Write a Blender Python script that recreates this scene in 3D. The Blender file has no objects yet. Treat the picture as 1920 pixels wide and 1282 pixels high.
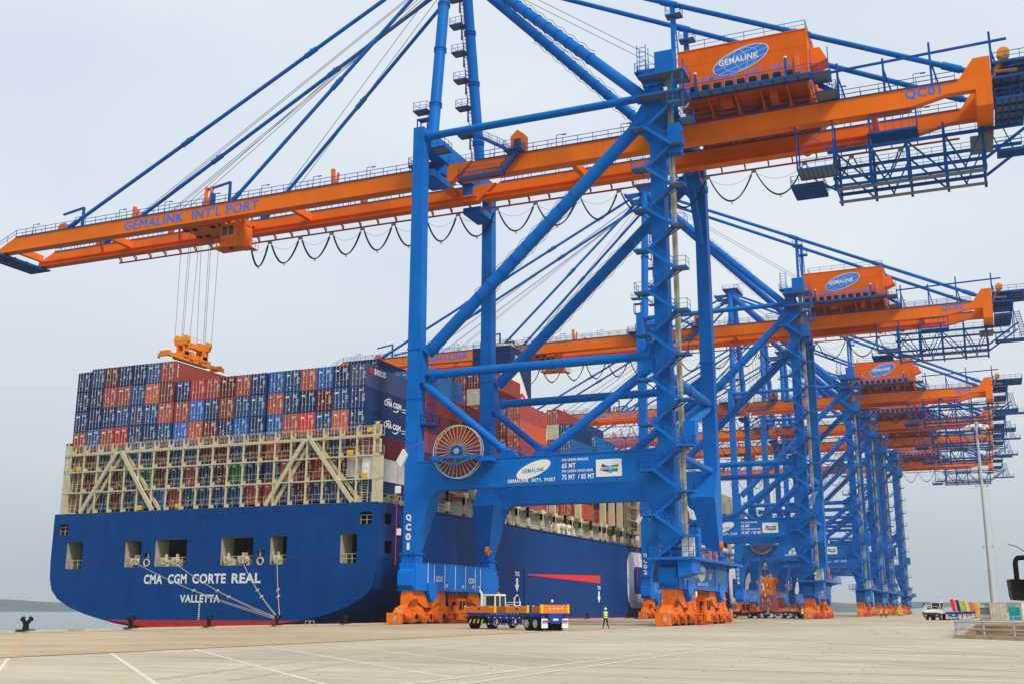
import bpy, bmesh, math, random
from mathutils import Vector, Matrix
random.seed(11)
R = math.radians
scene = bpy.context.scene
col = scene.collection

# ------------------------------------------------------------------ camera
CAM = Vector((63.074, -130.115, 1.62)); YAW, PIT = 0.3985, 0.23645
cd = bpy.data.cameras.new('camera'); cam = bpy.data.objects.new('camera', cd); col.objects.link(cam)
cam.location = CAM; cam.rotation_euler = (math.pi/2 + PIT, -0.0009, YAW)
cd.sensor_width = 36; cd.lens = 2081.6/1920*36; cd.clip_start = .1; cd.clip_end = 20000
scene.camera = cam
scene.view_settings.view_transform = 'Standard'; scene.view_settings.look = 'None'
scene.view_settings.exposure = 0.25; scene.view_settings.gamma = 1

# ------------------------------------------------------------------ world (overcast) and sun
SUN_EL, SUN_AZ = R(46), R(118)            # azimuth clockwise from +y: the light comes over the camera's right shoulder
w = bpy.data.worlds.new('World'); scene.world = w; w.use_nodes = True
nt = w.node_tree; N = nt.nodes; L = nt.links; N.clear()
out = N.new('ShaderNodeOutputWorld')
sky = N.new('ShaderNodeTexSky'); sky.sky_type = 'NISHITA'; sky.sun_disc = False
sky.sun_elevation = SUN_EL; sky.sun_rotation = SUN_AZ; sky.dust_density = 4
bg1 = N.new('ShaderNodeBackground'); bg1.inputs[1].default_value = .1; L.new(sky.outputs[0], bg1.inputs[0])
tc = N.new('ShaderNodeTexCoord'); sx = N.new('ShaderNodeSeparateXYZ'); L.new(tc.outputs['Generated'], sx.inputs[0])
rp = N.new('ShaderNodeValToRGB'); L.new(sx.outputs['Z'], rp.inputs[0])
e = rp.color_ramp.elements; e[0].position = 0.0; e[0].color = (.49, .545, .57, 1); e[1].position = .62; e[1].color = (.77, .825, .895, 1)
k = e.new(.12); k.color = (.62, .68, .715, 1); k = e.new(.3); k.color = (.73, .79, .87, 1)
mp = N.new('ShaderNodeMapping'); mp.inputs['Scale'].default_value = (1, 1, 2.6); L.new(tc.outputs['Generated'], mp.inputs[0])
ns = N.new('ShaderNodeTexNoise'); ns.inputs['Scale'].default_value = 1.7; ns.inputs['Detail'].default_value = 5; ns.inputs['Roughness'].default_value = .45
L.new(mp.outputs[0], ns.inputs[0])
r2 = N.new('ShaderNodeValToRGB'); L.new(ns.outputs['Fac'], r2.inputs[0])
r2.color_ramp.elements[0].position = .3; r2.color_ramp.elements[0].color = (.82, .885, .98, 1)
r2.color_ramp.elements[1].position = .72; r2.color_ramp.elements[1].color = (1.1, 1.075, 1.03, 1)
mx = N.new('ShaderNodeMix'); mx.data_type = 'RGBA'; mx.blend_type = 'MULTIPLY'; mx.inputs[0].default_value = 1
L.new(rp.outputs[0], mx.inputs[6]); L.new(r2.outputs[0], mx.inputs[7])
bg2 = N.new('ShaderNodeBackground'); bg2.inputs[1].default_value = .9; L.new(mx.outputs[2], bg2.inputs[0])
ms = N.new('ShaderNodeMixShader'); ms.inputs[0].default_value = .93
L.new(bg1.outputs[0], ms.inputs[1]); L.new(bg2.outputs[0], ms.inputs[2]); L.new(ms.outputs[0], out.inputs[0])
sd = bpy.data.lights.new('sun', 'SUN'); so = bpy.data.objects.new('sun', sd); col.objects.link(so)
sd.energy = 2.3; sd.angle = R(11); sd.color = (1, .93, .8)
sv = Vector((math.sin(SUN_AZ)*math.cos(SUN_EL), math.cos(SUN_AZ)*math.cos(SUN_EL), math.sin(SUN_EL)))
so.rotation_euler = sv.to_track_quat('Z', 'Y').to_euler()

# ------------------------------------------------------------------ materials
MAT = {}
def mat(name, c, rough=.5, var=.12, metal=0, scale=.6, streak=0, bump=0, dirt=None, dirt_amt=0.0, spec=.1, seams=None, rust=0):
    if name in MAT: return MAT[name]
    m = bpy.data.materials.new(name); m.use_nodes = True; t = m.node_tree; n = t.nodes; l = t.links
    b = n['Principled BSDF']; b.inputs['Roughness'].default_value = rough; b.inputs['Metallic'].default_value = metal
    b.inputs['Specular IOR Level'].default_value = spec
    g = n.new('ShaderNodeNewGeometry'); mpn = n.new('ShaderNodeMapping'); l.new(g.outputs['Position'], mpn.inputs[0])
    nz = n.new('ShaderNodeTexNoise'); nz.inputs['Scale'].default_value = scale; nz.inputs['Detail'].default_value = 6; nz.inputs['Roughness'].default_value = .6
    if streak: mpn.inputs['Scale'].default_value = (streak, streak, .25)
    l.new(mpn.outputs[0], nz.inputs[0])
    rmp = n.new('ShaderNodeMapRange'); rmp.inputs[1].default_value = .3; rmp.inputs[2].default_value = .7
    rmp.inputs[3].default_value = 1-var; rmp.inputs[4].default_value = 1+var; l.new(nz.outputs['Fac'], rmp.inputs[0])
    v = n.new('ShaderNodeVectorMath'); v.operation = 'SCALE'; v.inputs[0].default_value = c[:3]; l.new(rmp.outputs[0], v.inputs['Scale'])
    src = v.outputs[0]
    if dirt:
        n2 = n.new('ShaderNodeTexNoise'); n2.inputs['Scale'].default_value = scale*2.3; n2.inputs['Detail'].default_value = 8; n2.inputs['Roughness'].default_value = .7
        l.new(mpn.outputs[0], n2.inputs[0])
        r = n.new('ShaderNodeMapRange'); r.inputs[1].default_value = .56; r.inputs[2].default_value = .74; r.inputs[4].default_value = dirt_amt; l.new(n2.outputs['Fac'], r.inputs[0])
        mm = n.new('ShaderNodeMix'); mm.data_type = 'RGBA'; l.new(r.outputs[0], mm.inputs[0]); l.new(src, mm.inputs[6]); mm.inputs[7].default_value = (*dirt, 1)
        src = mm.outputs[2]
    if seams:     # welded plate joints
        sp = n.new('ShaderNodeSeparateXYZ'); l.new(g.outputs['Position'], sp.inputs[0]); ad = n.new('ShaderNodeMath'); ad.operation = 'ADD'; l.new(sp.outputs[0], ad.inputs[0]); l.new(sp.outputs[1], ad.inputs[1])
        cb = n.new('ShaderNodeCombineXYZ'); l.new(ad.outputs[0], cb.inputs[0]); l.new(sp.outputs[2], cb.inputs[1])
        bk = n.new('ShaderNodeTexBrick'); bk.offset = .37; bk.inputs['Scale'].default_value = 1; bk.inputs['Brick Width'].default_value = seams[0]; bk.inputs['Row Height'].default_value = seams[1]; bk.inputs['Mortar Size'].default_value = .035; bk.inputs['Mortar Smooth'].default_value = .6
        k = seams[2]; bk.inputs['Color1'].default_value = (1, 1, 1, 1); bk.inputs['Color2'].default_value = (1-k*.35, 1-k*.35, 1-k*.35, 1); bk.inputs['Mortar'].default_value = (1-k, 1-k, 1-k, 1); l.new(cb.outputs[0], bk.inputs[0])
        mm = n.new('ShaderNodeMix'); mm.data_type = 'RGBA'; mm.blend_type = 'MULTIPLY'; mm.inputs[0].default_value = 1; l.new(src, mm.inputs[6]); l.new(bk.outputs[0], mm.inputs[7]); src = mm.outputs[2]
    if rust:
        m3 = n.new('ShaderNodeMapping'); m3.inputs['Scale'].default_value = (1, 1, .07); l.new(g.outputs['Position'], m3.inputs[0])
        n3 = n.new('ShaderNodeTexNoise'); n3.inputs['Scale'].default_value = 1.6; n3.inputs['Detail'].default_value = 7; n3.inputs['Roughness'].default_value = .75; l.new(m3.outputs[0], n3.inputs[0])
        r3 = n.new('ShaderNodeMapRange'); r3.inputs[1].default_value = .62; r3.inputs[2].default_value = .8; r3.inputs[4].default_value = rust; l.new(n3.outputs['Fac'], r3.inputs[0])
        mm = n.new('ShaderNodeMix'); mm.data_type = 'RGBA'; l.new(r3.outputs[0], mm.inputs[0]); l.new(src, mm.inputs[6]); mm.inputs[7].default_value = (.16, .09, .05, 1); src = mm.outputs[2]
    l.new(src, b.inputs['Base Color'])
    if bump:
        bm = n.new('ShaderNodeBump'); bm.inputs['Strength'].default_value = bump; bm.inputs['Distance'].default_value = .05; l.new(nz.outputs['Fac'], bm.inputs['Height']); l.new(bm.outputs[0], b.inputs['Normal'])
    MAT[name] = m; return m
BLUE = mat('crane_blue_paint', (.0, .15, .57), .5, .1, dirt=(.0, .08, .33), dirt_amt=.45, scale=.35, seams=(11, 6.1, .3), rust=.3)
DBLUE = mat('walkway_blue_paint', (.0, .082, .35), .5, .15)
SBLUE = mat('sill_blue_paint', (.0, .165, .66), .4, .08, scale=.5)
ORG = mat('crane_orange_paint', (.88, .178, .006), .5, .08, dirt=(.55, .1, .01), dirt_amt=.3, scale=.35, seams=(9, 30, .25), rust=.35)
ORGD = mat('bogie_orange_paint', (.82, .17, .012), .5, .15, dirt=(.2, .06, .02), dirt_amt=.75, scale=1.4)
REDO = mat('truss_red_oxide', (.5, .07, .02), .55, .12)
GREY = mat('galvanised_grey', (.42, .43, .42), .5, .12, scale=3)
GRAT = mat('grating_grey', (.17, .19, .23), .6, .15, scale=2)
BLACK = mat('black_rubber', (.012, .012, .013), .65, .2, scale=4)
DARK = mat('dark_void', (.02, .022, .026), .6, .1)
WHITE = mat('white_paint', (.8, .8, .77), .45, .05, scale=1.5)
CREAM = mat('cream_ship_paint', (.6, .53, .35), .5, .1, dirt=(.33, .17, .06), dirt_amt=.75, scale=1.3)
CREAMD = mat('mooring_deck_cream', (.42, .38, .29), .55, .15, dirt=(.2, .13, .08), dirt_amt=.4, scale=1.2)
LTBLUE = mat('lettering_blue', (.03, .2, .68), .4, .05)
YEL = mat('yellow_paint', (.85, .5, .02), .45, .1)
RED = mat('red_paint', (.72, .035, .03), .5, .08)
ROPE = mat('mooring_rope', (.52, .45, .33), .85, .15, scale=5)
HULL = mat('hull_blue_paint', (.0, .056, .235), .4, .14, scale=.5, streak=1.2, dirt=(.005, .04, .15), dirt_amt=.5, seams=(9.5, 2.55, .26), rust=.5)
HULLS = mat('hull_side_paint', (.002, .048, .22), .42, .16, scale=.3, streak=.9, dirt=(.022, .05, .15), dirt_amt=.6, seams=(11, 2.55, .26), rust=.5)
BOOT = mat('boot_topping_red', (.5, .035, .03), .55, .2, scale=1, dirt=(.2, .05, .04), dirt_amt=.5)
DECK = mat('ship_deck', (.2, .12, .09), .7, .2)
GLASS = mat('dark_glass', (.015, .03, .038), .15, .05, spec=.35)
CABLE = mat('festoon_cable', (.015, .015, .016), .5, .1)
WIRE = mat('steel_wire', (.16, .16, .17), .45, .05, metal=.3)
COIL = mat('reel_cable_coil', (.24, .035, .022), .6, .2, scale=4)
KERB = mat('kerb_concrete', (.5, .4, .25), .8, .15, scale=1.5)
SOIL = mat('pit_soil', (.3, .2, .12), .95, .35, scale=.8, bump=.6)
SKIN = mat('skin', (.4, .22, .14), .6, .05)

# ------------------------------------------------------------------ mesh builder
class MB:
    def __init__(s, S=1.0): s.v = []; s.f = []; s.m = []; s.sm = []; s.S = S; s.cur = 0
    def face(s, pts, m=None, smooth=False):
        b = len(s.v); s.v += [tuple(p) for p in pts]; s.f.append(tuple(range(b, b+len(pts)))); s.m.append(s.cur if m is None else m); s.sm.append(smooth)
    def idx(s, V, F, m=None, smooth=False):
        b = len(s.v); s.v += [tuple(p) for p in V]
        for f in F: s.f.append(tuple(b+i for i in f)); s.m.append(s.cur if m is None else m); s.sm.append(smooth)
    def box(s, a, b, m=None):
        x0, y0, z0 = a; x1, y1, z1 = b
        if x0 > x1: x0, x1 = x1, x0
        if y0 > y1: y0, y1 = y1, y0
        if z0 > z1: z0, z1 = z1, z0
        V = [(x0,y0,z0),(x1,y0,z0),(x1,y1,z0),(x0,y1,z0),(x0,y0,z1),(x1,y0,z1),(x1,y1,z1),(x0,y1,z1)]
        s.idx(V, [(0,3,2,1),(4,5,6,7),(0,1,5,4),(1,2,6,5),(2,3,7,6),(3,0,4,7)], m); return s
    def hexa(s, V, m=None):
        s.idx(V, [(0,3,2,1),(4,5,6,7),(0,1,5,4),(1,2,6,5),(2,3,7,6),(3,0,4,7)], m); return s
    def frame(s, p, q):
        d = (Vector(q)-Vector(p)); d.normalize(); up = Vector((0,0,1)) if abs(d.z) < .97 else Vector((0,1,0))
        u = d.cross(up).normalized(); v = u.cross(d).normalized(); return d, u, v
    def beam(s, p, q, w=.1, h=None, m=None):
        h = w if h is None else h; p = Vector(p); q = Vector(q); d, u, v = s.frame(p, q); u *= w/2; v *= h/2
        V = [p-u-v, p+u-v, p+u+v, p-u+v, q-u-v, q+u-v, q+u+v, q-u+v]
        s.idx(V, [(0,1,2,3),(7,6,5,4),(0,4,5,1),(1,5,6,2),(2,6,7,3),(3,7,4,0)], m); return s
    def tube(s, p, q, r, seg=14, r2=None, m=None, caps=True):
        r2 = r if r2 is None else r2; p = Vector(p); q = Vector(q); d, u, v = s.frame(p, q)
        A = [p+(u*math.cos(t)+v*math.sin(t))*r for t in [2*math.pi*i/seg for i in range(seg)]]
        B = [q+(u*math.cos(t)+v*math.sin(t))*r2 for t in [2*math.pi*i/seg for i in range(seg)]]
        s.idx(A+B, [(i, i+seg, (i+1) % seg+seg, (i+1) % seg) for i in range(seg)], m, True)
        if caps: s.idx(A, [tuple(range(seg))], m); s.idx(B, [tuple(reversed(range(seg)))], m)
        return s
    def path(s, pts, r, seg=6, m=None):
        for a, b in zip(pts, pts[1:]): s.tube(a, b, r, seg, m=m, caps=False)
        return s
    def prism(s, poly, fix, a, b, axis='y', m=None):
        # poly 2D in the two other axes; extruded along axis from a to b
        def P(p, t):
            return {'y': (p[0], t, p[1]), 'x': (t, p[0], p[1]), 'z': (p[0], p[1], t)}[axis]
        n = len(poly); V = [P(p, a) for p in poly]+[P(p, b) for p in poly]
        s.idx(V, [tuple(range(n)), tuple(reversed(range(n, 2*n)))]+[(i, i+n, (i+1) % n+n, (i+1) % n) for i in range(n)], m); return s
    def rail(s, pts, h=1.1, sp=2.0, t=.05, m=None, mid=True):
        for a, b in zip(pts, pts[1:]):
            a = Vector(a); b = Vector(b); n = max(1, round((b-a).length/sp)); up = Vector((0,0,h))
            s.beam(a+up, b+up, t, m=m)
            if mid: s.beam(a+up*.5, b+up*.5, t*.8, m=m)
            for i in range(n+1): q = a.lerp(b, i/n); s.beam(q, q+up, t, m=m)
        return s
    def ring(s, c, n, r, t, w, seg=24, m=None):    # flat ring band, axis n in 'x','y'
        for i in range(seg):
            a, b = 2*math.pi*i/seg, 2*math.pi*(i+1)/seg
            def P(a, r): 
                return Vector(c)+(Vector((math.cos(a)*r, 0, math.sin(a)*r)) if n == 'y' else Vector((0, math.cos(a)*r, math.sin(a)*r)))
            off = Vector((0, w/2, 0)) if n == 'y' else Vector((w/2, 0, 0))
            V = [P(a, r-t)-off, P(a, r)-off, P(a, r)+off, P(a, r-t)+off, P(b, r-t)-off, P(b, r)-off, P(b, r)+off, P(b, r-t)+off]
            s.idx(V, [(0,4,5,1),(1,5,6,2),(2,6,7,3),(3,7,4,0)], m)
        return s
    def build(s, name, mats, parent=None, loc=None, **kw):
        me = bpy.data.meshes.new(name); S = s.S
        me.from_pydata([(x*S, y*S, z*S) for x, y, z in s.v], [], s.f); me.update()
        if not isinstance(mats, (list, tuple)): mats = [mats]
        for mm in mats: me.materials.append(mm)
        me.polygons.foreach_set('material_index', s.m); me.polygons.foreach_set('use_smooth', s.sm)
        bm = bmesh.new(); bm.from_mesh(me); bmesh.ops.recalc_face_normals(bm, faces=bm.faces); bm.to_mesh(me); bm.free()
        return link(name, me, parent, loc, **kw)
def link(name, data, parent=None, loc=None, **kw):
    o = bpy.data.objects.new(name, data); col.objects.link(o)
    if parent: o.parent = parent
    if loc is not None: o.location = loc
    for a, b in kw.items(): o[a] = b
    return o
def tag(o, label=None, category=None, group=None, kind=None):
    for k, v in (('label', label), ('category', category), ('group', group), ('kind', kind)):
        if v: o[k] = v
    return o
def empty(name, loc=(0,0,0), rz=0, **kw):
    o = link(name, None, None, loc, **kw); o.rotation_euler = (0, 0, rz); o.empty_display_size = .5; return o
def copy_tree(o, parent=None, skip=()):
    c = o.copy(); col.objects.link(c)
    if parent: c.parent = parent
    for ch in list(o.children):
        if ch.name.split('.')[0] not in skip: copy_tree(ch, c, skip)
    return c
# ---- text: converted to mesh, fitted into a w x h box at origin along U,V
TCACHE = {}
def text_geo(s, bold=.03):
    if (s, bold) in TCACHE: return TCACHE[s, bold]
    cu = bpy.data.curves.new('t', 'FONT'); cu.body = s; cu.offset = bold; cu.resolution_u = 3; cu.space_character = 1.08
    o = bpy.data.objects.new('t', cu); col.objects.link(o); bpy.context.view_layer.update()
    me = bpy.data.meshes.new_from_object(o.evaluated_get(bpy.context.evaluated_depsgraph_get()))
    V = [(v.co.x, v.co.y) for v in me.vertices]; F = [tuple(p.vertices) for p in me.polygons]
    bpy.data.objects.remove(o); bpy.data.curves.remove(cu); bpy.data.meshes.remove(me)
    x0 = min(v[0] for v in V); x1 = max(v[0] for v in V); y0 = min(v[1] for v in V); y1 = max(v[1] for v in V)
    V = [((a-x0)/(x1-x0), (b-y0)/(y1-y0)) for a, b in V]; TCACHE[s, bold] = (V, F); return V, F
def text_mb(mb, s, o, U, V, w, h, bold=.03, m=None, proud=.02):
    P, F = text_geo(s, bold); o = Vector(o); U = Vector(U).normalized(); V = Vector(V).normalized(); n = U.cross(V)*proud
    mb.idx([o+n+U*(a*w)+V*(b*h) for a, b in P], F, m); return mb
def ellipse_pts(c, U, V, a, b, tilt=0, seg=36, off=0):
    c = Vector(c); U = Vector(U); V = Vector(V); n = U.cross(V).normalized()*off; r = []
    for i in range(seg):
        t = 2*math.pi*i/seg; x = a*math.cos(t); y = b*math.sin(t)
        r.append(c+n+U*(x*math.cos(tilt)-y*math.sin(tilt))+V*(x*math.sin(tilt)+y*math.cos(tilt)))
    return r
# ------------------------------------------------------------------ ship-to-shore cranes (local coordinates: x landward from the sea rail, y along the quay)
CS = .97; G = 32.5; YN = -11.2
def M(): return MB(CS)
def stairs(mb, a, b, y0, y1, n=12):     # a,b=(x,z) low/high ends, flight between y0..y1
    for y in (y0, y1): mb.beam((a[0], y, a[1]), (b[0], y, b[1]), .07, .36)
    for i in range(n):
        t = (i+.5)/n; x = a[0]+(b[0]-a[0])*t; z = a[1]+(b[1]-a[1])*t
        mb.box((x-.14, y0, z-.1), (x+.14, y1, z+.0), 1)
    for y in (y0, y1):
        for k in (.55, 1.05): mb.beam((a[0], y, a[1]+k), (b[0], y, b[1]+k), .045)
        for i in range(5):
            t = i/4; x = a[0]+(b[0]-a[0])*t; z = a[1]+(b[1]-a[1])*t; mb.beam((x, y, z), (x, y, z+1.05), .045)
def landing(mb, x0, x1, y0, y1, z, open_side=None):
    mb.box((x0, y0, z-.1), (x1, y1, z-.04), 1)
    for a, b in (((x0, y0), (x1, y0)), ((x1, y0), (x1, y1)), ((x1, y1), (x0, y1)), ((x0, y1), (x0, y0))):
        mb.beam((*a, z-.12), (*b, z-.12), .08, .2)
    mb.rail([(x0, y0, z), (x1, y0, z), (x1, y1, z), (x0, y1, z), (x0, y0, z)] if open_side is None else open_side, sp=1.1)
def catenary(a, b, sag, n=14):
    return [Vector(a).lerp(Vector(b), i/n)-Vector((0, 0, sag*4*(i/n)*(1-i/n))) for i in range(n+1)]

def make_crane():
    root = empty('container_crane')
    P = lambda mb, name, mats, par=root: mb.build(name, mats, par)
    # legs
    for land in (0, 1):
        for far in (0, 1):
            X = (lambda x: G-x) if land else (lambda x: x)
            Y = (lambda y: -y) if far else (lambda y: y)
            m = M()
            b = [(-.9,-12.1),(.9,-12.1),(.9,-10.3),(-.9,-10.3)]
            m.hexa([(X(x), Y(y), 19.4) for x, y in b]+[(X(x*.85), Y(-11.2+(y+11.2)*.92), 64.4) for x, y in b])
            lo = [(-.85,-12.1),(.7,-12.1),(.7,-10.15),(-.85,-10.15)]; hi = [(-.9,-12.1),(3.0,-12.1),(2.4,-8),(-.9,-8)]
            m.hexa([(X(x), Y(y), 8.4) for x, y in lo]+[(X(x), Y(y), 15.85) for x, y in hi])
            m.hexa([(X(x), Y(y), 15.85) for x, y in hi]+[(X(x), Y(y), 19.42) for x, y in b])
            c = [(-1.05,-12.15),(.85,-12.15),(.85,-10.1),(-1.05,-10.1)]
            m.hexa([(X(x), Y(y), 7.1) for x, y in c]+[(X(x), Y(y), 8.3) for x, y in c])
            m.box((X(-1.25), Y(-12.35), 8.25), (X(1.05), Y(-9.95), 8.45))
            for z in (33.9, 27.5): m.box((X(-.95), Y(-12.16), z), (X(.95), Y(-10.24), z+.12))
            if not land: # joint box of main diagonal
                m.hexa([(X(x), Y(y), 29.5) for x, y in [(.8,-12),(1.5,-12),(1.5,-10.4),(.8,-10.4)]]+[(X(x), Y(y), 34) for x, y in [(.8,-12),(1.2,-12),(1.2,-10.4),(.8,-10.4)]])
            leg = P(m, 'leg', BLUE)
            if not land and not far:
                leg0 = leg
                m = M()
                for z in (24, 27, 30): m.beam((.95, -9.9, z), (2.1, -9.9, z), .12)
                for x in (1.3, 2.0):
                    for y in (-10.2, -9.6): m.beam((x, y, 19.6), (x, y, 31), .06)
                for i in range(26): m.beam((1.3, -9.6, 19.8+i*.43), (2, -9.6, 19.8+i*.43), .04)
                for i in range(9): m.ring((1.65, -9.9, 0), 'y', 0.01, .01, .01, 3) if 0 else None
                landing(m, .9, 2.6, -11.6, -9.6, 24.4); landing(m, .9, 2.4, -11.6, -9.6, 30.6)
                P(m, 'access_ladder', [DBLUE, GRAT], leg)
    # portal beams with corner haunches
    for sg in (-1, 1):
        m = M(); a, b = sorted((sg*12.13, sg*10.3))
        m.box((-.86, a, 16), (G+.86, b, 19.5))
        m.prism([(28.4, 16), (29.9, 14.9), (31.6, 14.9), (31.6, 16)], 0, a+.005, b-.005)
        m.prism([(.6, 15.3), (3.0, 15.3), (4.0, 16), (.6, 16)], 0, a+.005, b-.005)
        m.box((3.6, sg*12.16, 15.95), (28.6, sg*12.26, 16.1)); m.box((1, sg*12.16, 19.4), (31.5, sg*12.24, 19.52))
        for x in (6.5, 12, 19.3, 24, 29): m.box((x, sg*12.13, 16.1), (x+.04, sg*12.16, 19.4))
        pb = P(m, 'portal_beam', BLUE)
        m = M(); m.rail([(11, sg*11.9, 19.52), (31, sg*11.9, 19.52)], sp=1.8); m.rail([(11, sg*10.5, 19.52), (31, sg*10.5, 19.52)], sp=1.8)
        P(m, 'railing', DBLUE, pb)
        if sg > 0: continue
        # writing on the near portal beam
        U = (1, 0, 0); V = (0, 0, 1); yo = -12.15
        m = M(); m.face(ellipse_pts((16.4, yo, 17.85), U, V, 2.3, .85, R(20), off=.01)); P(m, 'white_oval_emblem', WHITE, pb)
        m = M(); text_mb(m, 'GEMALINK', (14.95, yo-.01, 17.42), (1, 0, .05), V, 2.85, .5, .01); P(m, 'emblem_lettering', LTBLUE, pb)
        m = M(); text_mb(m, 'GEMALINK  INT\'L  PORT', (13.1, yo, 16.36), U, V, 6.1, .44)
        text_mb(m, 'SWL UNDER SPREADER', (20, yo, 18.62), U, V, 3.3, .3); text_mb(m, '65 MT', (20, yo, 17.8), U, V, 1.7, .58)
        text_mb(m, 'SWL UNDER CARGO BEAM', (20, yo, 17.3), U, V, 3.8, .3); text_mb(m, '75 MT  / 85 MT', (20, yo, 16.45), U, V, 4.0, .6)
        P(m, 'beam_lettering', WHITE, pb)
        m = M(); m.box((24.2, yo-.04, 16.6), (27.3, yo, 18.6), 0)
        y1 = yo-.045
        m.face([(24.7, y1, 17.35), (25.75, y1, 17.1), (25.75, y1, 17.75), (24.95, y1, 18.1)], 1)
        m.face([(25.75, y1, 17.0), (26.2, y1, 17.0), (26.2, y1, 17.85), (25.6, y1, 17.85)], 2)
        m.face([(26.15, y1, 17.2), (26.8, y1, 17.1), (26.95, y1, 17.95), (26.15, y1, 17.9)], 3)
        text_mb(m, 'DOOSAN', (24.8, y1-.01, 17.4), (1, 0, .01), (.15, 0, 1), 2.05, .34, .03, 0)
        P(m, 'maker_sign', [WHITE, mat('sign_navy', (.02, .06, .3)), mat('sign_sky', (.05, .35, .75)), mat('sign_green', (.01, .25, .05))], pb)
    # sill beams and hanger brackets
    for land in (0, 1):
        x0 = G if land else 0
        m = M(); m.box((x0-1.12, -12.4, 4.0), (x0+1.12, 11.6, 7.2)); m.box((x0-1.3, -12.55, 3.95), (x0+1.3, 11.75, 4.08))
        m.box((x0-1.2, -9, 7.2), (x0+1.2, 9, 7.35))
        for s in (-1, 1):
            m.prism([(s*11.4, 7.2), (s*13.0, 6.2), (s*13.1, 4.6), (s*12.5, 4.2), (s*11.4, 4.2)], 0, x0-1, x0+1, 'x')
            for dx in (-.9, .7): m.box((x0+dx, s*12.0, 4.1), (x0+dx+.2, s*12.62, 7.1))
        sb = P(m, 'sill_beam', SBLUE)
        for s in (-1, 1):
            m = M(); c = s*8.0
            m.prism([(c-1.25, 4.9), (c+1.25, 4.9), (c+1.25, 3.9), (c+.42, 2.75), (c, 2.6), (c-.42, 2.75), (c-1.25, 3.9)], 0, x0-1.35, x0+1.35, 'x')
            m.tube((x0-1.45, c, 3.15), (x0+1.45, c, 3.15), .3, 12)
            P(m, 'hanger_bracket', SBLUE, sb)
        m = M(); xx = x0+1.14; U = (0, 1, 0); V = (0, 0, 1)
        if not land:
            for y in (-9.1, -7.4, -4.4, -1.3, 1.8, 4.9, 6.6): m.box((xx-.02, y-.06, 4.2), (xx, y+.06, 7.35))
            for y, s in ((-8.9, "45'"), (-7.2, "40'"), (-4.2, "20'"), (.6, "20'"), (3.8, "40'"), (5.7, "45'")): text_mb(m, s, (xx, y, 4.45), U, V, .75, .42)
        else:
            m.face(ellipse_pts((xx, -1.6, 5.9), U, V, 1.9, .95, R(8), off=.01))
            text_mb(m, "GEMALINK INT'L PORT", (xx, -4.0, 4.45), U, V, 5.4, .42)
        P(m, 'sill_marking', WHITE, sb)
        if land:
            m = M(); text_mb(m, 'GEMALINK', (xx+.02, -2.9, 5.7), U, (0, .1, 1), 2.7, .45, .01); P(m, 'emblem_lettering', LTBLUE, sb)
            for s in (-1, 1):
                m = M(); m.box((x0+1.14, s*8-2.6, 4.15), (x0+1.2, s*8+2.6, 7.0)); P(m, 'sill_panel', mat('pale_blue_panel', (.045, .26, .68), .4), sb)
    # tie tubes and diagonals in both side frames
    for s in (-1, 1):
        y = s*11.2
        for n_, a, b, r in (('tie_tube', (1.0, y, 63.2), (31.7, y, 63.2), .5), ('tie_tube', (2.2, y, 30.6), (31.2, y, 30.6), .56),
                            ('diagonal_tube', (31.9, y, 61.2), (1.6, y, 33.4), .8), ('diagonal_tube', (.5, y, 30.0), (12.8, y, 20.0), .5),
                            ('diagonal_tube', (31.8, y, 29.9), (17.4, y, 19.6), .55), ('mast_stay_tube', (-.2, s*3, 95.3), (31.6, y, 62.6), .72)):
            m = M(); m.tube(a, b, r, 20)
            A, B = Vector(a), Vector(b); d = (B-A).normalized()
            if n_ == 'tie_tube': m.tube(A-d*.0, A+d*.5, r*1.4, 16); m.tube(B-d*1.6, B-d*.2, r*1.45, 16)
            if n_ == 'diagonal_tube' and b[2] > 25: m.tube(B-d*1.2, B-d*.9, r*1.15, 16)
            if r > .7:
                q, u, v = m.frame(a, b); t0, t1 = (.34, .76) if n_ == 'diagonal_tube' else (.33, .74)
                for i in range(9):
                    t = t0+(t1-t0)*i/8; c = A.lerp(B, t); m.tube(c-d*.05, c+d*.05, r+.1, 16)
                for off in (1, -1):
                    pts = [A.lerp(B, t0+(t1-t0)*i/16)+v*off*(r+(.42 if i % 2 == 0 else .12)) for i in range(17)]
                    m.path(pts, .035, 4, 1)
            if n_ == 'diagonal_tube' and a[0] < 1: m.tube(A-d*.3, A+d*.2, r*1.25, 12)
            if b[2] < 21:
                m.prism([(b[0]-1.5, 19.5), (b[0]+1.5, 19.5), (b[0]+.6, 20.4), (b[0]-.6, 20.4)], 0, y-.5, y+.5)
            P(m, n_, [BLUE, CABLE])
    # gusset plates at the landside top joint and mid joint
    for s in (-1, 1):
        m = M(); y = s*11.2
        m.prism([(29.0, 59.3), (31.8, 63.9), (31.8, 56.5), (30.3, 58.6)], 0, y-.55, y+.55); P(m, 'joint_gusset', BLUE); m = M()
        m.prism([(29.6, 29.9), (30.2, 31.4), (31.8, 32.4), (31.8, 27.2), (31.2, 28.4)], 0, y-.55, y+.55)
        P(m, 'joint_gusset', BLUE)
    # frames across (landside): beams and K braces
    m = M(); m.tube((G, -10.3, 28.4), (G, 10.3, 28.4), .6, 16); P(m, 'cross_tube', BLUE)
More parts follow.
